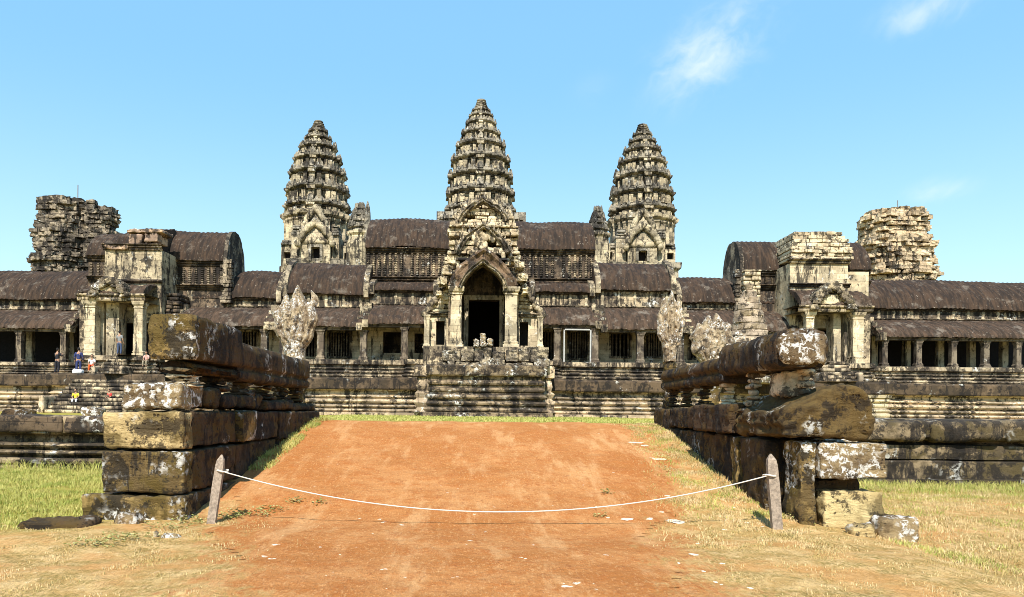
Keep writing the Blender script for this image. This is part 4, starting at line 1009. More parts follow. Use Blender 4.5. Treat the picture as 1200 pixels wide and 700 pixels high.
# pendants of the arch springing: lumps
b = MB()
for (px, py, s_) in ((519, 330, .55), (524, 318, .6), (612, 326, .6), (609, 312, .55), (515, 345, .4), (616, 342, .45), (529, 306, .5), (602, 305, .5)):
    x, z = W(px, py, 50.2); MB().block(x - s_ * .6, x + s_ * .6, 49.7, 51, z - s_ * .5, z + s_ * .5, .05, .14, .12, 2.4, px).build('arch_terminal', 'rubble', cp)
# second and third tiers
cxm = WX(566, 51.5, 280)
z_a, z_b, z_c = WZ(338, 51.5), WZ(266, 51.5), WZ(246, 52.5); z_p = WZ(227, 53)
def hw2(z):
    f = (z - z_a) / (z_b - z_a); return (44 - 4 * f + 1.6 * math.sin(f * 15)) * 51.5 / F
z_o = WZ(304, 51.5); opn = 27 * 51.5 / F
b = MB(); courses(b, cxm, (z_o, z_b), hw2, 51.3, 56, .30, (.35, 1.7), 5, .2, .06, amp=.06, res=.13)
for s_ in (-1, 1):
    courses(b, cxm + s_ * (opn + 2.65) / 2, (WZ(336, 51.5), z_o), lambda z: (2.65 - opn) / 2, 51.3, 54, .30, (.4, 1.1), 15 + s_, .16, .03, res=.14)
MB().box(cxm - opn - .1, cxm + opn + .1, 50.9, 54.2, z_o - .15, z_o - .03).build('porch_shade_slab', 'void', cp)  # added slab that keeps the inside of the arch dark
b.build('middle_masonry', 'rubble', cp)
def hw3(z):
    f = (z - z_b) / (z_c - z_b); return (40 - 8 * f) * 52.5 / F
b = MB(); courses(b, cxm, (z_b, z_c), hw3, 52.3, 57, .28, (.4, 1.0), 8, .14, .05, res=.14)
def hw4(z):
    f = (z - z_c) / (z_p - z_c); return max(.2, (30 * max(0., 1 - f) ** .75) * 53 / F)
courses(b, cxm, (z_c, z_p), hw4, 53.0, 57, .28, (.4, .9), 9, .1, .05, res=.14)
b.build('upper_masonry', 'rubble', cp)
# carved naga arches over each tier
def naga_arch(px, half, spring, peak, Yf, wd, mat, parent, name):
    o = ogee(px, half, spring, peak, 16); i_ = ogee(px, half - wd * 18, spring + 2, peak + wd * 22, 16)
    ob = arch_plate(Yf, .6, o, i_, mat, name, parent, .16)
    b = MB(); rr = random.Random(int(half))
    for i, (a, c_) in enumerate(o):
        x, z = W(a, c_, Yf); dx = (a - px) / half; h = rr.uniform(.25, .6); w_ = .13
        if rr.random() < .25: continue
        b.add([(x - w_, Yf + .1, z - .2), (x + w_, Yf + .1, z - .2), (x + w_, Yf + .35, z - .2), (x - w_, Yf + .35, z - .2), (x + dx * h * .6, Yf + .22, z + h)], [(0, 1, 4), (1, 2, 4), (2, 3, 4), (3, 0, 4)])
    b.build('arch_flames', mat, parent)
    return ob
naga_arch(566, 32, 296, 262, 50.95, .30, 'carve', cp, 'carved_arch')
naga_arch(566, 30, 258, 232, 52.0, .26, 'carve', cp, 'carved_arch')
b = MB(); x, z = W(566, 290, 51.0)
for i in range(26):
    rr = random.Random(i); a = rr.uniform(-1, 1); h = rr.uniform(0, 1); b.ell((x + a * (1.5 - h), 51.1, z - .5 + h * 1.6), (.2, .15, .28), 8, 6, .08, 4)
b.build('pediment_relief', 'rubble', cp, True)
# side bays with narrow windows and sloping half pediments
for s_, (a, c_), (wa, wb), (pk, ps) in ((-1, (500, 528), (511, 521), (527, 334)), (1, (606, 634), (609, 619), (607, 334))):
    Ys = 51.6; x0, x1 = WX(a, Ys, 390), WX(c_, Ys, 390); zt = WZ(371, Ys); xa, xb_ = WX(wa, Ys, 390), WX(wb, Ys, 390)
    bay = MB(); wall_with_holes(bay, x0, x1, PFL, zt, Ys, Ys + .6, [(xa, xb_, WZ(405, Ys), WZ(377, Ys))]); bay.build('side_bay', 'wall_pale', cp)
    window_obj(cp, xa, xb_, WZ(405, Ys), WZ(377, Ys), Ys, 0, 'pillar', fw=.12)
    MB().box(x0, x1, Ys + 2.8, Ys + 3, PFL, zt).build('inner_wall', 'void', cp)
    b = MB(); rr = random.Random(7 + s_)
    for k in range(9):
        f = k / 8; za = WZ(371 - 36 * f, Ys); far_ = (a if s_ < 0 else c_) + s_ * -1 * (f ** .8) * 22; near_ = c_ if s_ < 0 else a
        xl, xr_ = sorted((WX(far_, Ys, 350), WX(near_, Ys, 350)))
        if xr_ - xl < .3: continue
        b.block(xl, xr_, Ys - .1 + rr.uniform(-.1, .1), Ys + 3, za, za + .30, .06, .07, .14, 2.4, k + s_ * 3)
    b.build('half_pediment', 'rubble', cp)
    cornice(x0 - .1, x1 + .1, Ys - .02, zt - .05, zt + .22, .25, .3, 2).build('bay_cornice', 'carve', cp)
    xx = WX(500 if s_ < 0 else 633, 50.9, 390); column_mb(xx, 51.1, PFL, zt, .36).build('pilaster', 'pillar', cp)
    b = MB()
    for k in range(9):
        f = k / 8; x, z = W((497 + 25 * f) if s_ < 0 else (636 - 25 * f), 368 - 38 * f ** 1.2, Ys - .2); b.ell((x, Ys - .15, z), (.22, .2, .3), 9, 7, .09, 3)
    b.build('carved_slope', 'carve', cp, True)
# timber steps inside the door
Yt = 56.0; xa, xb_ = WX(556, Yt, 395), WX(578, Yt, 395)
t = thing('wooden_stairs', ((xa + xb_) / 2, Yt, PFL), 'small reddish wooden stairs inside the central doorway', 'stairs')
for k in range(5): MB().box(xa, xb_, Yt + k * .25, Yt + k * .25 + .22, PFL + .18 * k + .12, PFL + .18 * k + .17).build('tread', 'redwood', t)
for xx in (xa, xb_): MB().box(xx - .04, xx + .04, Yt - .04, Yt + .04, PFL, PFL + 1.15).build('newel_post', 'redwood', t)
for k in range(3): MB().box(xa, xb_, Yt - .03, Yt, PFL + .5 + k * .25, PFL + .56 + k * .25).build('handrail', 'redwood', t)
for k, (px, h_, w_, lab) in enumerate(((558, .5, .4, 'white weathered stone at the left of the central doorstep'), (566, .85, .42, 'tallest of the white weathered stones on the central doorstep'), (574, .55, .45, 'white weathered stone at the right of the central doorstep'))):
    Ya = 49.0; x = WX(px, Ya, 400)
    o = MB().block(x - w_ / 2, x + w_ / 2, Ya - .2, Ya + .2, PFL - .05, PFL + h_, .14, .1, .08, 3, k).build('broken_carving', 'near_white', None, True, (x, Ya, PFL)); tag(o, lab, 'stone', 'broken carvings on the doorstep')

# ------------------------------------------------------------------ side pavilions
def pavilion(side, lab):
    Lf = side == 'left'
    fl = FLOOR if Lf else WZ(424, 52, 980)
    cxp = 157 if Lf else 975
    t = thing('entrance_pavilion', (WX(cxp, 54), 54, fl), lab, 'pavilion', 'entrance pavilions of the temple')
    # cross hall roof (runs along X, high)
    def hall(pa, pb, ridge, eave, bot, m='wall_dark', Yw=57.2, depth=3.7, gable=None):
        pm = (pa + pb) / 2; x0, x1 = WX(pa, Yw), WX(pb, Yw); zE, zR, zB = WZ(eave, Yw - .4, pm), WZ(ridge, Yw + depth / 2, pm), fl
        MB().box(x0, x1, Yw, Yw + depth, zB, zE - .1).build('wall', m, t)
        vault(MB(), x0, x1, Yw - .4, zE, Yw + depth / 2, zR, rough=.06).build('roof', 'roof', t)
        cornice(x0, x1, Yw - .01, zE - .6, zE - .12, .38, .1, 3).build('cornice', 'wall_dark', t)
        zl = WZ(bot, Yw, pm)
        cornice(x0, x1, Yw - .01, zl, zl + .4, .40, .1, 3).build('lower_cornice', 'wall_dark', t)
        b = MB(); n = max(1, int((x1 - x0) / .45)); h = zE - .7 - (zl + .5)
        for i in range(n):
            xx = x0 + (i + .5) * (x1 - x0) / n; z0 = zl + .45; pr = []
            for k in range(4): pr += [(.12, z0 + h * k / 4), (.07, z0 + h * (k + .3) / 4), (.13, z0 + h * (k + .55) / 4), (.07, z0 + h * (k + .8) / 4)]
            pr.append((.1, z0 + h)); b.lathe(xx, Yw - .02, pr, 8)
        b.build('blind_bars', 'column', t)
        if gable is not None:
            xx = x1 if gable > 0 else x0
            # gable plate following the vault section
            vs = []; n = 22; b = MB()
            for q, off in enumerate((0, .30 * gable)):
                for i in range(n + 1):
                    u = i / n * 2 - 1; zz = zE - .2 + (zR - zE + .12) * (1 - abs(u) ** 2.4) ** .6; yy = Yw + depth / 2 + u * (depth / 2 + .30)
                    e = .12 * fbm((xx, yy, zz), 1.5, 3); vs.append((xx + off, yy + e, zz + e))
                for i in range(n + 1):
                    u = 1 - i / n * 2; vs.append((xx + off, Yw + depth / 2 + u * (depth / 2 + .25), zE - 1.9))
            m_ = 2 * (n + 1); fs = [tuple(range(m_)), tuple(range(2 * m_ - 1, m_ - 1, -1))] + [(i, i + m_, (i + 1) % m_ + m_, (i + 1) % m_) for i in range(m_)]
            b.add(vs, fs)
            courses(b, xx + .2 * gable, (zE - 3.4, zE - .1), lambda z: .42, Yw - .15, Yw + .5, .3, (.5, .9), 4, .08)
            b.build('gable', 'ruin_grey', t)
    if Lf:
        hall(189, 262, 271, 302, 340, gable=1); hall(103, 150, 273, 296, 330)
        xa, xb_ = WX(122, 54.4), WX(189, 54.4)
        zt, zb_ = WZ(293, 54.4, 155), WZ(330, 54.4, 155)
        MB().box(xa, xb_, 54.4, 60, fl + 2.6, zt).build('front_block', 'block_grey', t)
        cornice(xa - .1, xb_ + .1, 54.38, zt - .05, zt + .42, .35, .1, 3).build('block_cornice', 'wall_dark', t)
        cornice(xa - .1, xb_ + .1, 54.38, zb_ - .1, zb_ + .15, .25, .1, 1).build('block_string', 'wall_dark', t)
        vault(MB(), WX(146, 56), WX(190, 56), 54.6, zt + .4, 58, WZ(269, 58, 168), rough=.25).build('broken_roof', 'roof', t)
        b = MB()
        for (p1, p2, q1, q2) in ((150, 166, 274, 287), (168, 184, 273, 284), (146, 190, 268, 273), (120, 150, 286, 293)):
            b.block(WX(p1, 54.2), WX(p2, 54.2), 54.1, 56, WZ(q2, 54.2, p1), WZ(q1, 54.2, p1), .08, .1, .12, 2, p1)
        b.build('loose_blocks', stone_mat('pinkish_fragments', light=(.6, .4, .25), mid=(.25, .17, .12), stain=.45, streak=.3, lichen=.3, brick=None), t, True)
        # shoulder pieces stepping down at the right
        courses(MB(), WX(200, 55.5), (fl, WZ(345, 55.5, 200)), lambda z: .75, 55.2, 58, .34, (.5, 1), 4, .15).build('shoulder', 'wall_dark', t, True)
        xs_ = (91, 171); cor = (344, 353); pil = ((98, 111), (157, 167)); door = (143, 157, 364, 413); jambs = ((113, 123), (126, 141)); ped = (128, 326, 345, 36)
    else:
        hall(870, 924, 283, 314, 340, gable=-1); hall(992, 1018, 284, 313, 336)
        xa, xb_ = WX(925, 54.4), WX(993, 54.4); zt, zb_ = WZ(309, 54.4, 960), WZ(334, 54.4, 960)
        MB().box(xa, xb_, 54.4, 60, fl + 2.6, zt).build('front_block', 'wall_pale', t)
        MB().box(xb_, WX(1019, 55), 55.2, 60, fl + 2.6, WZ(318, 55, 1000)).build('front_block', 'wall_pale', t)
        cornice(xa - .1, xb_ + .1, 54.38, zt - .05, zt + .35, .35, .1, 2).build('block_cornice', 'wall', t)
        cornice(xa - .1, xb_ + .1, 54.38, zb_ - .2, zb_ + .1, .3, .1, 2).build('block_string', 'wall_dark', t)
        z0 = zt + .35; z1 = WZ(271, 55, 960); cxx = WX(960, 55, 290)
        def hw(z):
            f = (z - z0) / (z1 - z0); return (36 - 10 * f ** 2.2 + (1.5 if .35 < f < .5 else 0)) * 55 / F
        courses(MB(), cxx, (z0, z1), hw, lambda z: 54.4 + .3 * (z - z0), 60, .27, (.4, 1.2), 14, .10, .02).build('stepped_crown', 'rubble', t)
        courses(MB(), WX(880, 56.5), (fl, WZ(318, 56.5, 880)), lambda z: .62, 56.3, 58, .34, (.5, 1), 14, .12).build('shoulder', 'wall_pale', t, True)
        xs_ = (934, 1022); cor = (358, 366); pil = ((945, 954), (1000, 1012)); door = (957, 973, 374, 420); jambs = ((975, 984), (988, 994)); ped = (975, 332, 360, 42)
    Yp = 52.3
    # porch
    pm = (xs_[0] + xs_[1]) / 2; zc0, zc1 = WZ(cor[1], Yp, pm), WZ(cor[0], Yp, pm)
    for k, (a, c_) in enumerate(pil):
        x0, x1 = WX(a, Yp, 385), WX(c_, Yp, 385); cxx = (x0 + x1) / 2; hw_ = (x1 - x0) / 2
        sq = [(cxx - hw_, Yp), (cxx + hw_, Yp), (cxx + hw_, Yp + 2 * hw_), (cxx - hw_, Yp + 2 * hw_)]
        MB().loft(sq, [(.1, fl - .1), (.1, fl + .2), (.03, fl + .25), (.07, fl + .34), (0, fl + .42), (0, zc0 - .5), (.05, zc0 - .45), (.0, zc0 - .35), (.1, zc0 - .2), (.14, zc0)], closed=True, step=.4, amp=.025).build('pillar', 'wall_pale', t)
    cornice(WX(xs_[0], Yp), WX(xs_[1], Yp), Yp - .05, zc0, zc1, .25, 2.6, 2).build('entablature', 'wall', t)
    Yd = 54.3; za = WZ(door[2], Yd, pm); xa, xb_ = WX(door[0], Yd, 390), WX(door[1], Yd, 390)
    b = MB(); wall_with_holes(b, WX(xs_[0] + 2, Yd), WX(xs_[1] - 2, Yd), fl, zc1, Yd, Yd + .5, [(xa, xb_, fl, za)]); b.build('porch_wall', 'wall', t)
    b = MB(); b.box(xa - .22, xa, Yd - .14, Yd + .3, fl, za + .22); b.box(xb_, xb_ + .22, Yd - .14, Yd + .3, fl, za + .22); b.box(xa, xb_, Yd - .14, Yd + .3, za, za + .22); b.build('door_frame', 'pillar', t)
    b = MB(); b.box(xa - .6, xb_ + .6, Yd + 2.5, Yd + 2.7, fl, za + .6); b.box(xa - .7, xa - .5, Yd + .5, Yd + 2.5, fl, za + .6); b.box(xb_ + .5, xb_ + .7, Yd + .5, Yd + 2.5, fl, za + .6); b.box(xa - .7, xb_ + .7, Yd + .5, Yd + 2.7, za + .6, za + .8); b.build('passage', 'void', t)
    for (a, c_) in jambs:
        x0, x1 = WX(a, 53.4, 390), WX(c_, 53.4, 390); MB().box(x0, x1, 53.2, Yd, fl, zc0).build('pilaster', 'pillar', t)
    # ruined pediment roof over the porch
    px, pt, pb, hw_ = ped; vs = []
    x0, x1 = WX(xs_[0] + 3, Yp), WX(xs_[1] - 3, Yp)
    vault(MB(), x0, x1, Yp - .2, zc1 + .05, Yp + 2.2, WZ(pt + 8, Yp + 2, pm), rough=.3, amp=.03, half=True).build('porch_roof', 'roof_light', t)
    b = MB(); rr = random.Random(3 if Lf else 6)
    o = ogee(px, hw_ * .52, pb, pt + 2, 9)
    for k, (a, c_) in enumerate(o):
        x, z = W(a, c_, Yp - .2); b.block(x - .35, x + .35, Yp - .5, Yp + .7, z - .25, z + .22, .1, .12, .12, 2.2, k + rr.random())
    b.build('pediment', 'carve', t, True)
    b = MB(); x, z = W(px, (pt + pb) / 2 + 3, Yp); b.block(x - .9, x + .9, Yp - .2, Yp + .8, zc1, z + .3, .1, .1, .14, 2, 4); b.build('pediment_panel', 'rubble', t, True)
    return t, fl
pavilion('left', 'left side pavilion with pale pillars, dark rounded roof and broken top')
pavilion('right', 'right side pavilion with pale block wall and stepped crown of stone courses')

# stairs up the plinth, before each pavilion
def stairs(pa, pb, y_top, y_bot, Ytop, Ybot, zt, zb_, n, lab):
    xa, xb_ = WX(pa, Ybot, 440), WX(pb, Ybot, 440); t = thing('stone_stairs', ((xa + xb_) / 2, Ybot, zb_), lab, 'stairs', 'stairs up the plinth')
    b = MB(); rr = random.Random(n)
    for i in range(n):
        z = zb_ + (zt - zb_) * i / n; yy = Ybot + (Ytop - Ybot) * i / n
        b.block(xa, xb_, yy, Ytop + .3, z - .02, zb_ + (zt - zb_) * (i + 1) / n - .02, .03, .03, .2, 1.8, rr.random() * 9)
    b.build('steps', 'wall', t, True)
    for x in (xa - .35, xb_ + .05):
        MB().block(x, x + .32, Ybot - .05, Ytop, zb_ - .05, zb_ + (zt - zb_) * .45, .08, .06, .15, 2, x).build('cheek_wall', 'plinth', t, True)
    return t
stairs(112, 137, 0, 0, 51.7, 49.8, FLOOR, Z1, 6, 'steps with pale edges rising to the left pavilion doorway')
stairs(971, 1006, 0, 0, 51.5, 49.6, WZ(424, 52, 980), Z1, 6, 'narrow worn steps rising to the right pavilion doorway')
stairs(52, 142, 0, 0, 49.0, 45.3, Z1 - .1, TERR, 10, 'wide lower flight of steps on the left below the standing people')
# moulded pier on right tier
xx = WX(1030, 47.6, 475)
b = MB(); b.loft([(xx - .6, 49), (xx - .6, 48.0), (xx + .6, 48.0), (xx + .6, 49)], [(.3, TERR - .1), (.3, TERR + .2)] + roll(TERR + .25, .25, .18) + roll(TERR + .55, .25, .1) + roll(TERR + .85, .3, .05) + roll(TERR + 1.2, .25, .1) + [(.25, TERR + 1.5), (.3, TERR + 1.7), (-.6, TERR + 1.72)], step=.3, amp=.03)
o = b.build('moulded_pier', 'wall_pale', None, False, (xx, 48.5, TERR)); tag(o, 'small pale moulded pier against the plinth behind the mossy boulder', 'pier')

# ------------------------------------------------------------------ towers
REDENT = [(1, -.36), (1, .36), (.87, .36), (.87, .58), (.74, .58), (.74, .74), (.58, .74), (.58, .87), (.36, .87), (.36, 1)]
def redent():
    q = REDENT[:]; out = []
    quad = [(1, 0.36), (.87, .36), (.87, .60), (.74, .60), (.74, .74), (.60, .74), (.60, .87), (.36, .87), (.36, 1)]
    for k in range(4):
        c_, s_ = [(1, 0), (0, 1), (-1, 0), (0, -1)][k]
        for (x, y) in quad: out.append((x * c_ - y * s_, x * s_ + y * c_))
    return out
RD = redent()
def loft_scaled(b, cx, cy, prof, amp=.0, freq=.5, sub=2):
    pts = []
    n = len(RD)
    for i in range(n):
        a, c_ = RD[i], RD[(i + 1) % n]
        for j in range(sub): pts.append((a[0] + (c_[0] - a[0]) * j / sub, a[1] + (c_[1] - a[1]) * j / sub))
    m = len(pts); vs = []; fs = []
    for (r_, z) in prof:
        for (x, y) in pts:
            e = fbm((cx + x * r_, cy + y * r_, z), freq, 3) * amp if amp else 0
            vs.append((cx + x * (r_ + e), cy + y * (r_ + e), z + e * .4))
    for i in range(len(prof) - 1):
        for k in range(m): fs.append((i * m + k, i * m + (k + 1) % m, (i + 1) * m + (k + 1) % m, (i + 1) * m + k))
    fs.append(tuple((len(prof) - 1) * m + k for k in range(m)))
    return b.add(vs, fs)
def antefix(b, cx, cy, x, y, z, w_, h_, rnd):
    """upright leaf shaped stone at a corner, facing outward"""
    d = Vector((x - cx, y - cy)).normalized(); t_ = Vector((-d.y, d.x)); th = w_ * .35
    k = rnd.uniform(.75, 1.15); h_ *= k; j = lambda: rnd.uniform(-.06, .06) * w_
    vs = []
    for (u, zz, q) in ((-.5, 0, 1), (.5, 0, 1), (.56, .45, .9), (.3, .8, .7), (0, 1.0, .4), (-.3, .8, .7), (-.56, .45, .9)):
        for s_ in (1, -1):
            vs.append((x + t_.x * u * w_ + d.x * th * s_ * q - d.x * .25 * zz * w_ + j(), y + t_.y * u * w_ + d.y * th * s_ * q - d.y * .25 * zz * w_ + j(), z + zz * h_))
    n = 7; fs = [tuple(range(0, 2 * n, 2)), tuple(range(2 * n - 1, 0, -2))] + [(2 * i, 2 * i + 1, (2 * i + 3) % (2 * n), (2 * i + 2) % (2 * n)) for i in range(n)]
    b.add(vs, fs)
def tower(px, Y, tip, prof_px, tiers, lab, base_y, seed, mat='tower'):
    cx, zt = W(px, tip, Y); cx *= .984 if px < 500 else 1; cy = Y; k = Y / F
    zz = lambda py: WZ(py, Y, px)
    rad = lambda py: float(np.interp(py, [p[0] for p in prof_px], [p[1] for p in prof_px])) * k * (cy / Y)
    zb = zz(base_y)
    t = thing('temple_tower', (cx, cy, zb), lab, 'tower', 'lotus bud towers')
    rnd = random.Random(seed)
    for i in range(len(tiers) - 1):
        yb, yt = tiers[i], tiers[i + 1]; z0, z1 = zz(yb), zz(yt); h = z1 - z0; r0, r1 = rad(yb), rad(yt); r_ = r0 * .6 + r1 * .4
        rr = r0 * .45 + r1 * .55
        b = MB()
        pr = [(rr * .90, z0 - .05), (rr * .90, z0 + .08 * h), (rr * .78, z0 + .10 * h), (rr * .78, z0 + .54 * h), (rr * .86, z0 + .57 * h), (rr * .85, z0 + .66 * h), (rr * .97, z0 + .70 * h), (rr * 1.02, z0 + .76 * h), (rr * 1.02, z0 + .86 * h), (rr * .93, z0 + .90 * h), (min(rr * .9, r1 * 1.0), z1)]
        loft_scaled(b, cx, cy, pr, .10 * min(1, h / 2.4), .55)
        nb_ = MB()   # niches and colonnettes on the recessed band
        for q in range(4):
            c_, s_ = [(1, 0), (0, 1), (-1, 0), (0, -1)][q]
            for u in (-.66, -.5, -.24, 0, .24, .5, .66):
                dist = .84 if abs(u) < .3 else (.73 if abs(u) < .6 else .64); wd = rr * (.13 if u else .2)
                x, y = cx + (c_ * dist - s_ * u) * rr * 1.02, cy + (s_ * dist + c_ * u) * rr * 1.02
                hh = h * (.5 if u else .72)
                nb_.box(x - wd / 2, x + wd / 2, y - wd / 2, y + wd / 2, z0 + .05 * h, z0 + hh, .03 * wd, rnd)
                if u == 0: antefix(nb_, cx, cy, x + c_ * wd * .4, y + s_ * wd * .4, z0 + hh * .75, wd * 1.3, h * .55, rnd)
        # antefixes standing on the cornice
        for (x, y) in RD:
            if abs(abs(x) - abs(y)) < .02 or rnd.random() < .9:
                f = .93; antefix(b, cx, cy, cx + x * rr * f, cy + y * rr * f, z1 - .12 * h, rr * .085, h * .30, rnd)
        for q in range(4):
            c_, s_ = [(1, 0), (0, 1), (-1, 0), (0, -1)][q]
            for u in (-.18, .18): antefix(b, cx, cy, cx + (c_ * .95 - s_ * u) * rr, cy + (s_ * .95 + c_ * u) * rr, z1 - .12 * h, rr * .08, h * .28, rnd)
            antefix(b, cx, cy, cx + c_ * .98 * rr, cy + s_ * .98 * rr, z1 - .12 * h, rr * .17, h * .48, rnd)
        loft_scaled(nb_, cx, cy, [(rr * .795, z0 + .07 * h), (rr * .80, z0 + .3 * h), (rr * .795, z0 + .53 * h)], 0, .5); tr_ = b.build('tier', mat, t); nb_.build('niches', 'tower_pale', tr_)
    # lotus crown
    y0 = tiers[-1]; z0 = zz(y0); pr = []; n = 5
    for i in range(n):
        f0 = i / n; py = y0 + (tip - y0) * f0; r_ = rad(py) ; h = (zt - z0) / n; z = z0 + h * i
        pr += [(r_ * .80, z), (r_ * 1.0, z + h * .22), (r_ * 1.02, z + h * .5), (r_ * .85, z + h * .8)]
    pr += [(rad(tip + 1) * .9, zt - .25), (rad(tip + 1) * .7, zt - .05), (.05, zt)]
    MB().lathe(cx, cy, pr, 20, .12, .8).build('lotus_crown', mat, t)
    return t, cx, cy, rad, zz
cprof = [(117, 4), (120, 5.5), (126, 7), (131, 10), (137, 13), (144, 16), (150, 17.5), (158, 20.5), (170, 25.5), (187, 32), (204, 35.5), (224, 38.5), (240, 39.5), (262, 41)]
tower(564, 139, 117, cprof, [262, 246, 226, 206, 187, 170, 156, 144, 136, 130], 'tallest temple tower, rising behind the central porch', 262, 1)
sprof = [(143, 4), (147, 6), (152, 8), (158, 11), (164, 13.5), (174, 19), (186, 24.5), (200, 29.5), (222, 34.5), (244, 37), (262, 37.5)]
TB = []
for (px, tip, lab, sd) in ((370, 142, 'left temple tower above the gallery with a small dark door at its foot', 2), (753, 146, 'right temple tower above the gallery with pale walls at its foot', 3)):
    d = tip - 143; pf = [(a + d, c_) for a, c_ in sprof]
    t, cx, cy, rad, zz = tower(px, 107, tip, pf, [260 + d, 243 + d, 223 + d, 203 + d, 187 + d, 173 + d, 163 + d, 155 + d], lab, 262, sd)
    Lf = px < 500; y0 = 258 + d; Yb = 104.5; PXR = lambda v: v
    # sanctuary walls
    x0, x1 = WX(px - 36, 107, 290), WX(px + 36, 107, 290); zb, zt = WZ(318, 107, px), WZ(y0, 107, px)
    hx = (x1 - x0) / 2; b = MB()
    loft_scaled(b, cx, cy, [(hx * 1.12, zb - 3), (hx * 1.12, zb + .3), (hx * 1.05, zb + .5), (hx * 1.0, zb + .8), (hx * .98, zt - 1.1), (hx * 1.02, zt - .9), (hx * 1.0, zt - .6), (hx * 1.1, zt - .3), (hx * 1.12, zt + .1), (hx * 1.0, zt + .4)], .12, .5)
    b.build('sanctuary_wall', 'tower_pale', t)
    # projecting porch with pediment and door
    yf = cy - hx * 1.0 - 1.6; da, db = px - 6 + (1 if Lf else 1), px + 5
    xa, xb_ = WX(da, yf, 298), WX(db, yf, 298); zd0, zd1 = WZ(306, yf, px), WZ(291 + d, yf, px)
    pa, pb = WX(px - 17, yf, 290), WX(px + 17, yf, 290); zp = WZ(283 + d, yf, px)
    b = MB(); wall_with_holes(b, pa, pb, zb - 3, zp, yf, cy - hx * .9, [(xa, xb_, zd0, zd1)]); b.build('porch', 'tower_pale', t)
    MB().box(xa - .2, xb_ + .2, yf + 1.2, yf + 1.4, zd0 - .3, zd1 + .3).build('door_recess', 'void', t)
    b = MB(); b.box(xa - .35, xa, yf - .2, yf + .2, zd0, zd1 + .35); b.box(xb_, xb_ + .35, yf - .2, yf + .2, zd0, zd1 + .35); b.box(xa, xb_, yf - .2, yf + .2, zd1, zd1 + .35); b.build('door_frame', 'tower', t)
    b = MB(); o = ogee(px, 20, 287 + d, 262 + d, 12)
    zc = [W(a, c_, yf) for a, c_ in o]; b.prism(zc, yf - .1, yf + 2.2)
    for i, (x, z) in enumerate(zc):
        b.ell((x, yf - .3, z), (.45, .4, .55), 9, 7, .2, 1.5)
    o = ogee(px, 13, 270 + d, 246 + d, 9)
    zc = [W(a, c_, yf + 1.5) for a, c_ in o]; b.prism(zc, yf + 1.2, yf + 3.5)
    for i, (x, z) in enumerate(zc): b.ell((x, yf + 1.1, z), (.4, .4, .5), 9, 7, .2, 1.5)
    b.build('pediment', 'tower_pale', t, True)
    # side wings stepping down with little windows
    for s_ in (-1, 1):
        for j, (a, c_, top_) in enumerate(((18, 30, 278), (30, 44, 288))):
            if not Lf and s_ > 0: a, c_ = a, c_ - 2
            if Lf and s_ > 0: c_ = c_ - 4
            x0, x1 = sorted((WX(px + s_ * a, yf, 290), WX(px + s_ * c_, yf, 290))); zt_ = WZ(top_ + d, yf + 1, px)
            yw = yf + .7 + j * .8
            b = MB()
            if j == 1:
                xm = (x0 + x1) / 2; wz = WZ(301, yf, px); hole = [(xm - .45, xm + .45, wz, wz + .9)]
                wall_with_holes(b, x0, x1, zb - 3, zt_, yw, yw + 1.0, hole); b.build('wing_wall', 'tower_pale', t); MB().box(xm - .6, xm + .6, yw + 1.0, yw + 1.2, wz - .2, wz + 1.1).build('window_recess', 'void', t)
            else: b.box(x0, x1, yw, cy, zb - 3, zt_); b.build('wing_wall', 'tower_pale', t)
            courses(MB(), (x0 + x1) / 2, (zt_, zt_ + 1.3 - .5 * j), lambda z: (x1 - x0) / 2 * (1.05 - .25 * (z - zt_)), yw - .15, yw + 2, .4, (.6, 1.2), j + 3 + s_, .15, res=.3).build('wing_crown', 'tower', t, True)

# small turrets on the upper level
def turret(px, tip, halfw, Y, base, lab, sd):
    cx, zt = W(px, tip, Y); cy = Y; k = Y / F; zb = WZ(base, Y, px); rnd = random.Random(sd)
    t = thing('corner_turret', (cx, cy, zb), lab, 'turret', 'small turrets on the upper level')
    H = zt - zb; hw_ = halfw * k; b = MB(); z = zb
    loft_scaled(b, cx, cy, [(hw_ * 1.05, zb - 3), (hw_ * 1.05, zb + H * .3), (hw_ * .92, zb + .33 * H), (hw_ * .92, zb + .42 * H), (hw_ * 1.1, zb + .46 * H), (hw_ * 1.08, zb + .50 * H)], .12, .6)
    b.build('body', 'tower_pale', t)
    b = MB()
    for i in range(4):
        f = i / 4; r_ = hw_ * (.95 - .75 * f ** 1.3); z0 = zb + H * (.5 + .105 * i); h = H * .105
        loft_scaled(b, cx, cy, [(r_ * .85, z0), (r_ * .8, z0 + h * .4), (r_, z0 + h * .6), (r_, z0 + h * .85), (r_ * .8, z0 + h)], .08, .8)
        for (x, y) in RD[::2]: antefix(b, cx, cy, cx + x * r_ * .9, cy + y * r_ * .9, z0 + h * .8, r_ * .25, h * .8, rnd)
    b.build('tiers', 'tower', t)
    MB().lathe(cx, cy, [(hw_ * .25, zb + .92 * H - .1), (hw_ * .3, zb + .95 * H), (hw_ * .15, zb + .98 * H), (.05, zt)], 10).build('finial', 'tower', t)
turret(422, 237, 14, 98, 308, 'small turret between the left tower and the tall hall roof', 1)
turret(701, 241, 13, 98, 308, 'small turret left of the right tower', 2)
Xa, Za = W(431, 236, 97)
o = MB().lathe(Xa, 97, [(.55, WZ(290, 97, 431)), (.5, WZ(262, 97, 431)), (.32, WZ(250, 97, 431)), (.28, WZ(243, 97, 431)), (.06, Za)], 8, .12).build('stone_spike', 'tower', None, False, (Xa, 97, WZ(290, 97, 431))); tag(o, 'thin pointed stone beside the small left turret', 'finial')

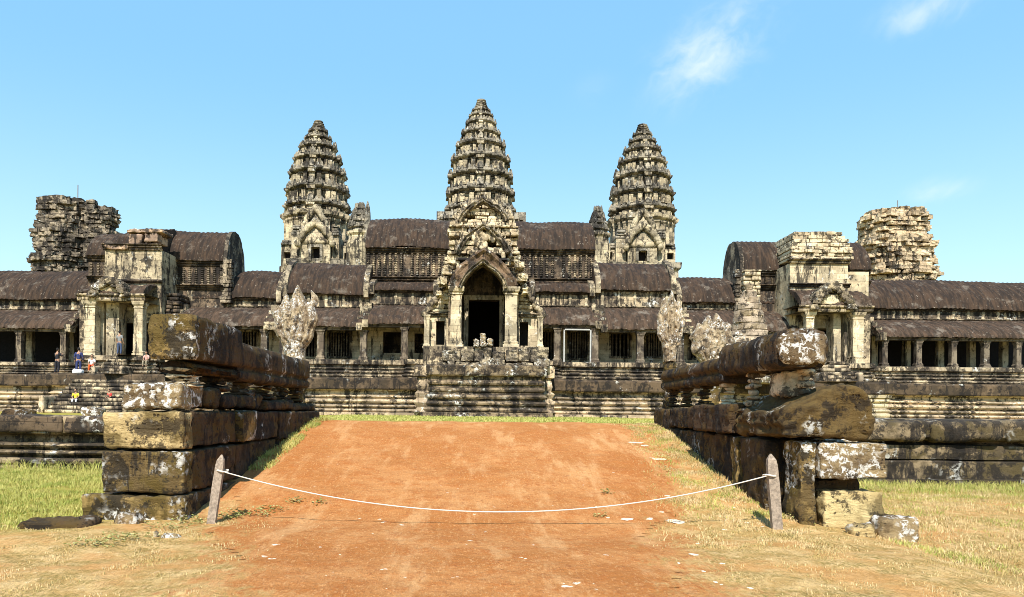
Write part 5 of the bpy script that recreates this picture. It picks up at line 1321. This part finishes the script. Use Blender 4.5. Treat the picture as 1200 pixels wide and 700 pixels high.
# upper platform carrying the towers
up = thing('upper_platform', (0, 128, TERR), 'high stepped stone platform carrying the three towers behind the front galleries', 'platform')
zt = WZ(310, 104)
b = MB()
for i in range(3):
    z0, z1 = TERR + (zt - TERR) * i / 3, TERR + (zt - TERR) * (i + 1) / 3; e = 2.2 * (2 - i)
    xh = 26.5 + e; y0, y1 = 101.5 - e, 158 + e
    b.loft([(-xh, y1), (-xh, y0), (xh, y0), (xh, y1)], [(.5, z0), (.5, z0 + .6)] + roll(z0 + .8, .8, .2, .3) + [(0, z0 + 2), (0, z1 - 1.2), (.4, z1 - .8), (.5, z1), (-6, z1 + .02)], step=4, amp=.1)
b.build('tiers', 'tower', up)
MB().box(-22, 22, 112, 150, zt - 3, zt + 2.0).build('inner_terrace', 'tower', up)
cx, zc = W(564, 262, 139)
MB().box(cx - 8, cx + 8, 133, 151, zt, zc + .6).build('central_sanctuary', 'tower', up)
rnd = random.Random(8)
for s_ in (-1, 1):
    b = MB()
    for k in range(4):
        antefix(b, cx, 133, cx + s_ * (4.5 + k * .9), 132.8, zc - .6 - k * .1, .9, 2.0 - k * .3, rnd)
    b.build('corner_stone', 'tower', up)

# ------------------------------------------------------------------ ruined towers
def ruined(lab, Y, lumps, base, mat, seed, rod):
    """lumps: (px centre, top py, [(py, half px)...])"""
    px = sum(l[0] for l in lumps) / len(lumps); cx = WX(px, Y, 280); cy = Y; zb = WZ(base, Y, px)
    t = thing('ruined_tower', (cx, cy, zb), lab, 'tower', 'ruined corner towers')
    rnd = random.Random(seed); k = Y / F
    for (lx_, top, pf) in lumps:
        b = MB(); top += 5; X = WX(lx_, Y, 280) * (.985 if lx_ < 500 else .995); z = zb - 4; ztop = WZ(top, Y, lx_); row = 0; hw0 = max(p[1] for p in pf) * k
        while z < ztop:
            h = rnd.uniform(.42, .62); py = HY - ((z - EYE) / k) + ROLL * (px - CX); hw = .94 * float(np.interp(py, [p[0] for p in pf], [p[1] for p in pf])) * k
            tier = math.sin((z - zb) * 2.1) ; hw *= 1 + (.08 if tier > .45 else -.05); row += 1
            frac = (z - zb) / (ztop - zb)
            # square ring with chamfered corners
            n = max(8, int(hw * 8 / .8)); n = n if rnd.random() < .7 else int(n * .75)
            for i in range(n):
                a = 2 * math.pi * (i + (row % 2) * .5) / n; ca, sa = math.cos(a), math.sin(a)
                m_ = (abs(ca) ** 2.7 + abs(sa) ** 2.7) ** (-1 / 2.7); rr = hw * m_ * rnd.uniform(.90, 1.05) * .92
                if rnd.random() < .05 + max(0, frac - .85) * 2.2: continue
                bx, by = X + ca * rr, cy + sa * rr * .95; s_ = rnd.uniform(.42, .75)
                if sa > .5: continue
                b.block(bx - s_, bx + s_, by - s_, by + s_, z, z + h - .01, .03, .16, .28, 1.3, rnd.random() * 9, rot=rnd.uniform(-.35, .35), tilt=rnd.uniform(-.06, .06))
            z += h
        b.build('masonry', mat, t)
        # solid core
        core = MB(); zc = zb - 4; pr = []
        for j in range(12):
            z = zc + (ztop - .4 - zc) * j / 11; py = HY - ((z - EYE) / k) + ROLL * (px - CX); hw = float(np.interp(py, [p[0] for p in pf], [p[1] for p in pf])) * k; pr.append((hw * .86, z))
        loft_scaled(core, X, cy, pr, .3, .4); core.build('core_masonry', mat, t)
    rx_, rt, rb_ = rod; x, z = W(rx_, rt, Y); zb2 = WZ(rb_, Y, rx_)
    o = MB().tube([(x, cy - 1, zb2 - 2), (x, cy - 1, z)], .06, 6).build('lightning_rod', 'metal', None, False, (x, cy - 1, zb2 - 2)); return t, o
_, o = ruined('grey ruined tower with two broken tops behind the left pavilion', 84, [(70, 231, [(229, 16), (234, 23), (244, 25), (250, 21), (256, 25), (270, 28), (290, 28), (313, 31)]), (110, 237, [(235, 12), (240, 17), (250, 14), (258, 18), (268, 18), (285, 17), (313, 17)])], 318, 'ruin_grey', 5, (97, 220, 240))
tag(o, 'thin metal rod on the grey ruined tower', 'rod', 'lightning rods')
_, o = ruined('cream ruined tower with jagged top behind the right wing', 84, [(1048, 249, [(250, 26), (254, 31), (259, 34), (266, 31), (274, 36), (281, 33), (287, 40), (297, 36), (308, 42), (317, 40), (330, 44)])], 332, 'ruin_pale', 6, (1046, 238, 256))
tag(o, 'thin metal rod on the cream ruined tower', 'rod', 'lightning rods')

# ------------------------------------------------------------------ people
def skin_obj(name, verts, edges, mat, parent, sub=1):
    me = bpy.data.meshes.new(name); me.from_pydata([v[:3] for v in verts], edges, []); me.materials.append(M[mat])
    o = bpy.data.objects.new(name, me); COL.objects.link(o); o.parent = parent
    m = o.modifiers.new('skin', 'SKIN'); m.use_smooth_shade = True
    lay = me.skin_vertices[0] if me.skin_vertices else None
    if lay is None:
        me.skin_vertices  # created by the modifier
    for i, v in enumerate(verts):
        sv = me.skin_vertices[0].data[i]; sv.radius = (v[3], v[4] if len(v) > 4 else v[3]); sv.use_root = (i == 0)
    s_ = o.modifiers.new('sub', 'SUBSURF'); s_.levels = sub; s_.render_levels = sub
    return o
def person(px, py_feet, Y, h, pose, top_m, leg_m, lab, face=0., zfix=None, hair=True, hat=None):
    x, z = W(px, py_feet, Y); z = z if zfix is None else zfix
    t = thing('person', (x, Y, z), lab, 'person', None); t.rotation_euler.z = face
    k = h / 1.7; S = lambda *a: tuple(v * k for v in a)
    if pose == 'stand':
        hip = .90; J = dict(p=(0, 0, .92), c=(0, -.01, 1.18), s=(0, 0, 1.38), n=(0, .0, 1.47), hd=(0, -.01, 1.55))
        legs = [[(-.09, 0, .88), (-.10, -.03, .48), (-.11, .03, .09), (-.12, -.12, .03)], [(.09, 0, .88), (.11, .0, .48), (.12, .06, .09), (.13, -.09, .03)]]
        arms = [[(-.17, 0, 1.38), (-.25, .02, 1.12), (-.24, -.10, .90)], [(.17, 0, 1.38), (.25, .03, 1.12), (.23, -.06, .88)]]
    elif pose == 'photo':
        J = dict(p=(0, 0, .92), c=(0, -.01, 1.18), s=(0, 0, 1.38), n=(0, .0, 1.47), hd=(0, -.02, 1.55))
        legs = [[(-.09, 0, .88), (-.10, -.03, .48), (-.11, .03, .09), (-.12, -.12, .03)], [(.09, 0, .88), (.11, .0, .48), (.12, .06, .09), (.13, -.09, .03)]]
        arms = [[(-.17, 0, 1.38), (-.27, -.10, 1.18), (-.10, -.30, 1.36)], [(.17, 0, 1.38), (.27, -.10, 1.18), (.10, -.30, 1.36)]]
    else:  # sit, on an edge at height ~0
        J = dict(p=(0, 0, .10), c=(0, -.04, .36), s=(0, -.06, .56), n=(0, -.07, .65), hd=(0, -.10, .73))
        legs = [[(-.09, -.02, .09), (-.13, -.42, .12), (-.13, -.40, -.28), (-.14, -.52, -.33)], [(.09, -.02, .09), (.13, -.42, .12), (.13, -.38, -.28), (.14, -.50, -.33)]]
        arms = [[(-.17, -.06, .55), (-.24, -.14, .32), (-.12, -.34, .22)], [(.17, -.06, .55), (.24, -.14, .32), (.12, -.34, .22)]]
    V = [(*S(*J['p']), .12 * k, .10 * k), (*S(*J['c']), .125 * k, .09 * k), (*S(*J['s']), .11 * k, .08 * k), (*S(*J['n']), .05 * k), (*S(*J['hd']), .055 * k)]
    E = [(0, 1), (1, 2), (2, 3), (3, 4)]
    for lg in legs:
        prev = 0
        for p_, r_ in zip(lg, (.085, .058, .042, .035)): V.append((*S(*p_), r_ * k)); E.append((prev, len(V) - 1)); prev = len(V) - 1
    for ar in arms:
        prev = 2
        for p_, r_ in zip(ar, (.06, .042, .03)): V.append((*S(*p_), r_ * k)); E.append((prev, len(V) - 1)); prev = len(V) - 1
        a, w_ = Vector(ar[1]), Vector(ar[2]); d = (w_ - a).normalized(); side = d.cross(Vector((0, 1, 0))).normalized()
        palm = w_ + d * .06; V.append((*S(*palm), .028 * k)); E.append((prev, len(V) - 1)); pi = len(V) - 1
        for q, (o_, l_) in enumerate(((-.028, .075), (-.010, .085), (.010, .08), (.028, .065))):
            f = palm + d * l_ * .5 + side * o_; f2 = palm + d * l_ + side * o_ * 1.2 + Vector((0, -.015, 0)); V.append((*S(*f), .009 * k)); E.append((pi, len(V) - 1)); V.append((*S(*f2), .007 * k)); E.append((len(V) - 2, len(V) - 1))
        th = w_ + d * .05 - side * .05; V.append((*S(*th), .010 * k)); E.append((prev, len(V) - 1))
    body = skin_obj('body', V, E, 'skin', t)
    # head: one mesh with nose and ears
    hd = Vector(J['hd']) + Vector((0, -.015, .09)); b = MB(); b.ell(S(*hd), S(.075, .095, .115), 18, 14); b.ell(S(hd.x, hd.y - .095, hd.z - .01), S(.013, .02, .024), 8, 6)
    for s_ in (-1, 1): b.ell(S(hd.x + s_ * .075, hd.y + .005, hd.z - .005), S(.012, .022, .032), 8, 6)
    b.v = [tuple(v) for v in b.v]
    def local(bm, name, mat):
        me = bpy.data.meshes.new(name); me.from_pydata(bm.v, [], bm.f); me.materials.append(M[mat]); me.polygons.foreach_set('use_smooth', [True] * len(me.polygons))
        o = bpy.data.objects.new(name, me); COL.objects.link(o); o.parent = t; return o
    local(b, 'head', 'skin')
    b = MB(); b.ell(S(hd.x, hd.y + .022, hd.z + .028), S(.086, .098, .112), 16, 12); local(b, 'hair', 'hair')
    # clothes
    V = [(*S(*J['p']), .135 * k, .12 * k), (*S(*J['c']), .145 * k, .11 * k), (*S(*J['s']), .125 * k, .095 * k), (*S(*(Vector(J['s']) + Vector((0, 0, .05)))), .07 * k)]
    E = [(0, 1), (1, 2), (2, 3)]
    for ar in arms:
        a, e = Vector(ar[0]), Vector(ar[1]); V.append((*S(*a), .078 * k)); E.append((2, len(V) - 1)); V.append((*S(*a.lerp(e, .85)), .06 * k)); E.append((len(V) - 2, len(V) - 1))
        if top_m in ('navy', 'black'): V.append((*S(*Vector(ar[1]).lerp(Vector(ar[2]), .8)), .045 * k)); E.append((len(V) - 2, len(V) - 1))
    skin_obj('shirt', V, E, top_m, t)
    V = [(*S(*(Vector(J['p']) + Vector((0, 0, .05)))), .135 * k, .12 * k), (*S(*J['p']), .13 * k, .12 * k)]; E = [(0, 1)]
    for lg in legs:
        prev = 1
        for p_, r_ in zip(lg[:3], (.105, .078, .06)): V.append((*S(*p_), r_ * k)); E.append((prev, len(V) - 1)); prev = len(V) - 1
    skin_obj('trousers', V, E, leg_m, t)
    return t
zl = Z1 + .02
person(67, 437, 49.7, 1.68, 'photo', 'black', 'black', 'person in dark clothes on the left ledge, arms raised to take a picture', face=R(165), zfix=zl)
person(92, 437, 49.6, 1.72, 'stand', 'navy', 'navy', 'person dressed all in navy blue standing left of the pale edged steps', face=R(200), zfix=zl)
person(108, 430, 50.6, 1.55, 'sit', 'white', 'orange', 'person in white top and bright orange trousers sitting on the steps', face=R(15), zfix=Z1 + .55)
person(140, 415, 51.5, 1.68, 'stand', 'grey', 'jeans', 'person in grey shirt and dark trousers at the left pavilion doorway', face=R(170), zfix=FLOOR)
person(89, 478, 46.6, 1.40, 'sit', 'yellow', 'white', 'child in yellow shirt and white trousers sitting on the lower steps', face=R(10), zfix=TERR + .75)
person(129, 478, 46.9, 1.30, 'sit', 'red', 'jeans', 'child in red shirt sitting on the lower steps beside the boulder stack', face=R(-20), zfix=TERR + .8)
person(172, 424, 51.0, 1.4, 'sit', 'pink', 'khaki', 'person in pale pink sitting by the rail block, right of the pavilion pillars', face=R(0), zfix=FLOOR - .5)
X, Z = W(93, 438, 49.3)
b = MB().block(X - .36, X + .36, 48.95, 49.35, Z1, Z1 + .34, .14, .05, .07, 3, 2)
o = b.build('white_bag', 'white', None, True, (X, 49.15, Z1)); tag(o, 'white cloth bag at the feet of the person in navy', 'bag')

# ------------------------------------------------------------------ grass and weeds
def blades(name, n, region, hgt, wid, mat, seed, lab, dens=None, clump=0):
    rs = np.random.RandomState(seed); x0, x1, y0, y1 = region
    vs = []; fs = []; k = 0; tries = 0
    while k < n and tries < n * 6:
        tries += 1
        x, y = rs.uniform(x0, x1), rs.uniform(y0, y1)
        if dens and rs.rand() > dens(x, y): continue
        z = ground_z(x, y); h = hgt * rs.uniform(.4, 1.2); a = rs.uniform(0, 6.28); lx_, ly_ = rs.normal(0, .45, 2) * h; w_ = wid * rs.uniform(.6, 1.3)
        ca, sa = math.cos(a) * w_, math.sin(a) * w_
        i = len(vs)
        vs += [(x - ca, y - sa, z - .01), (x + ca, y + sa, z - .01), (x + ca * .7 + lx_ * .4, y + sa * .7 + ly_ * .4, z + h * .6), (x - ca * .7 + lx_ * .4, y - sa * .7 + ly_ * .4, z + h * .6), (x + lx_, y + ly_, z + h)]
        fs += [(i, i + 1, i + 2, i + 3), (i + 3, i + 2, i + 4)]; k += 1
    b = MB(); b.v = vs; b.f = fs
    o = b.build(name, mat, None, False); tag(o, lab, 'grass', None, 'stuff'); return o
nz = lambda x, y, f=1.2, s_=0: noise.noise(Vector((x * f, y * f, s_))) 
blades('lawn_grass', 52000, (-13.5, -4.3, 9.2, 18.3), .075, .006, 'grass', 1, 'green and yellow grass of the left lawn', lambda x, y: (1 if x < -5.8 or y > 10.4 and x < -5.55 else 0) * (.45 + .8 * (nz(x, y) + .3)) * sm(8.8, 11, y))
blades('lawn_grass', 1800, (-13.5, -5.5, 17.5, 18.4), .26, .008, 'grass', 4, 'taller green grass along the foot of the left terrace wall')
blades('lawn_grass', 48000, (5.2, 14.5, 6.5, 18.2), .06, .006, 'drygrass', 2, 'dry yellow grass of the right lawn', lambda x, y: max(.06, .3 + 1.1 * (nz(x, y) + .5 * nz(x, y, 4, 1))))
blades('lawn_grass', 16000, (5.2, 14.5, 6.5, 17.5), .06, .006, 'grass', 15, 'greener blades scattered through the right lawn', lambda x, y: max(0, 1.6 * (nz(x, y, .8, 4) + .5 * nz(x, y, 4, 6))))
blades('lawn_grass', 5200, (5.5, 14.5, 16.2, 18.3), .16, .007, 'grass', 5, 'green grass strip along the foot of the right terrace wall', lambda x, y: sm(15.8, 18, y))
blades('verge_grass', 6000, (2.6, 4.4, 10.5, 19), .05, .006, 'grass', 31, 'yellow green tufts on the slope beside the right balustrade', lambda x, y: sm(2.6 + .7 * sm(8, 18, y), 4.0, x) * max(0, 2 * (nz(x, y, 2.2, 13) + .1)))
blades('verge_grass', 16000, (2.0, 4.5, 8.5, 19), .04, .006, 'drygrass', 3, 'sparse straw along the right side of the path', lambda x, y: sm(1.9 + 1.2 * sm(7, 18, y), 3.2 + .5 * sm(7, 18, y), x) * max(0, .1 + 1.5 * (nz(x, y, 2.4, 3) + .4 * nz(x, y, 7, 2))))
blades('verge_grass', 9000, (-6.5, -1.8, 5.6, 10.3), .028, .004, 'drygrass', 6, 'sparse straw before the left block stack', lambda x, y: sm(-1.8, -3.6, x) * max(0, 1.6 * (nz(x, y, 1.9, 8) + .5 * nz(x, y, 6, 2))))
blades('verge_grass', 9000, (1.8, 7, 5.6, 10.2), .028, .004, 'drygrass', 7, 'sparse straw before the right balustrade', lambda x, y: sm(1.8, 3.4, x) * max(0, 1.6 * (nz(x, y, 1.9, 5) + .5 * nz(x, y, 6, 2))))
blades('terrace_grass', 16000, (-9, 9, 24, 49.5), .10, .02, 'grass', 8, 'green grass strip between the path crest and the temple plinth')
blades('wall_foot_grass', 2600, (3.8, 4.3, 10.8, 18.8), .07, .006, 'drygrass', 9, 'green tufts along the foot of the right balustrade', lambda x, y: .4 + nz(x, y, 2, 7))
blades('wall_foot_grass', 2600, (-4.15, -3.75, 13, 19), .10, .006, 'grass', 10, 'green tufts along the foot of the left balustrade', lambda x, y: .4 + nz(x, y, 2, 9))

def weed(x, y, s_, seed, lab, group='low leafy weeds'):
    rs = random.Random(seed); b = MB(); z = ground_z(x, y)
    for i in range(int(70 * s_ / .3)):
        a = rs.uniform(0, 6.28); d = s_ * rs.random() ** .6; cx_, cy_ = x + math.cos(a) * d, y + math.sin(a) * d * .6; zz = ground_z(cx_, cy_) + rs.uniform(0, .07)
        a2 = rs.uniform(0, 6.28); l = rs.uniform(.02, .04); w_ = l * .4; dx, dy = math.cos(a2), math.sin(a2)
        b.add([(cx_, cy_, zz), (cx_ + dx * l - dy * w_, cy_ + dy * l + dx * w_, zz + l * .5), (cx_ + dx * l * 2, cy_ + dy * l * 2, zz + l * .4), (cx_ + dx * l + dy * w_, cy_ + dy * l - dx * w_, zz + l * .5)], [(0, 1, 2, 3)])
    o = b.build('weed', 'leaf', None, False, (x, y, z)); tag(o, lab, 'weed', group); return o
for k, (px, py, s_, lab) in enumerate(((290, 604, .34, 'leafy weed patch right of the leaning left post'), (318, 600, .22, 'small weed patch at the edge of the red earth near the left post'), (265, 609, .22, 'weed at the foot of the leaning left post'),
                                  (225, 612, .3, 'weeds along the foot of the left block stack near its corner'), (195, 620, .32, 'weeds before the middle of the left block stack'), (150, 632, .35, 'weeds beside the long dark slab'), (110, 640, .3, 'weeds at the near edge of the dark slab'),
                                  (705, 607, .10, 'tiny green weed beside the pale pebbles on the path'), (712, 580, .10, 'tiny green weed on the path above the rope line'), (1050, 630, .28, 'green weed patch under the low white crusted stone'), (940, 612, .24, 'weeds between the right post and the upright block'), (375, 592, .1, 'tiny weed on the red path right of the left post'), (345, 590, .16, 'thin weed on the red path above the left weeds'))):
    Y = 6.0
    for _ in range(400):
        X, Zr = W(px, py, Y)
        if Zr <= ground_z(X, Y): break
        Y += .04
    weed(X, Y, s_, k + 3, lab)
for k, (x, y, lab) in enumerate(((-4.25, 18.9, 'leafy weeds at the far end of the left balustrade, above the path'), (-4.05, 17.8, 'leafy weeds on the slope by the far left coping'))):
    weed(x, y, .35, k + 40, lab)
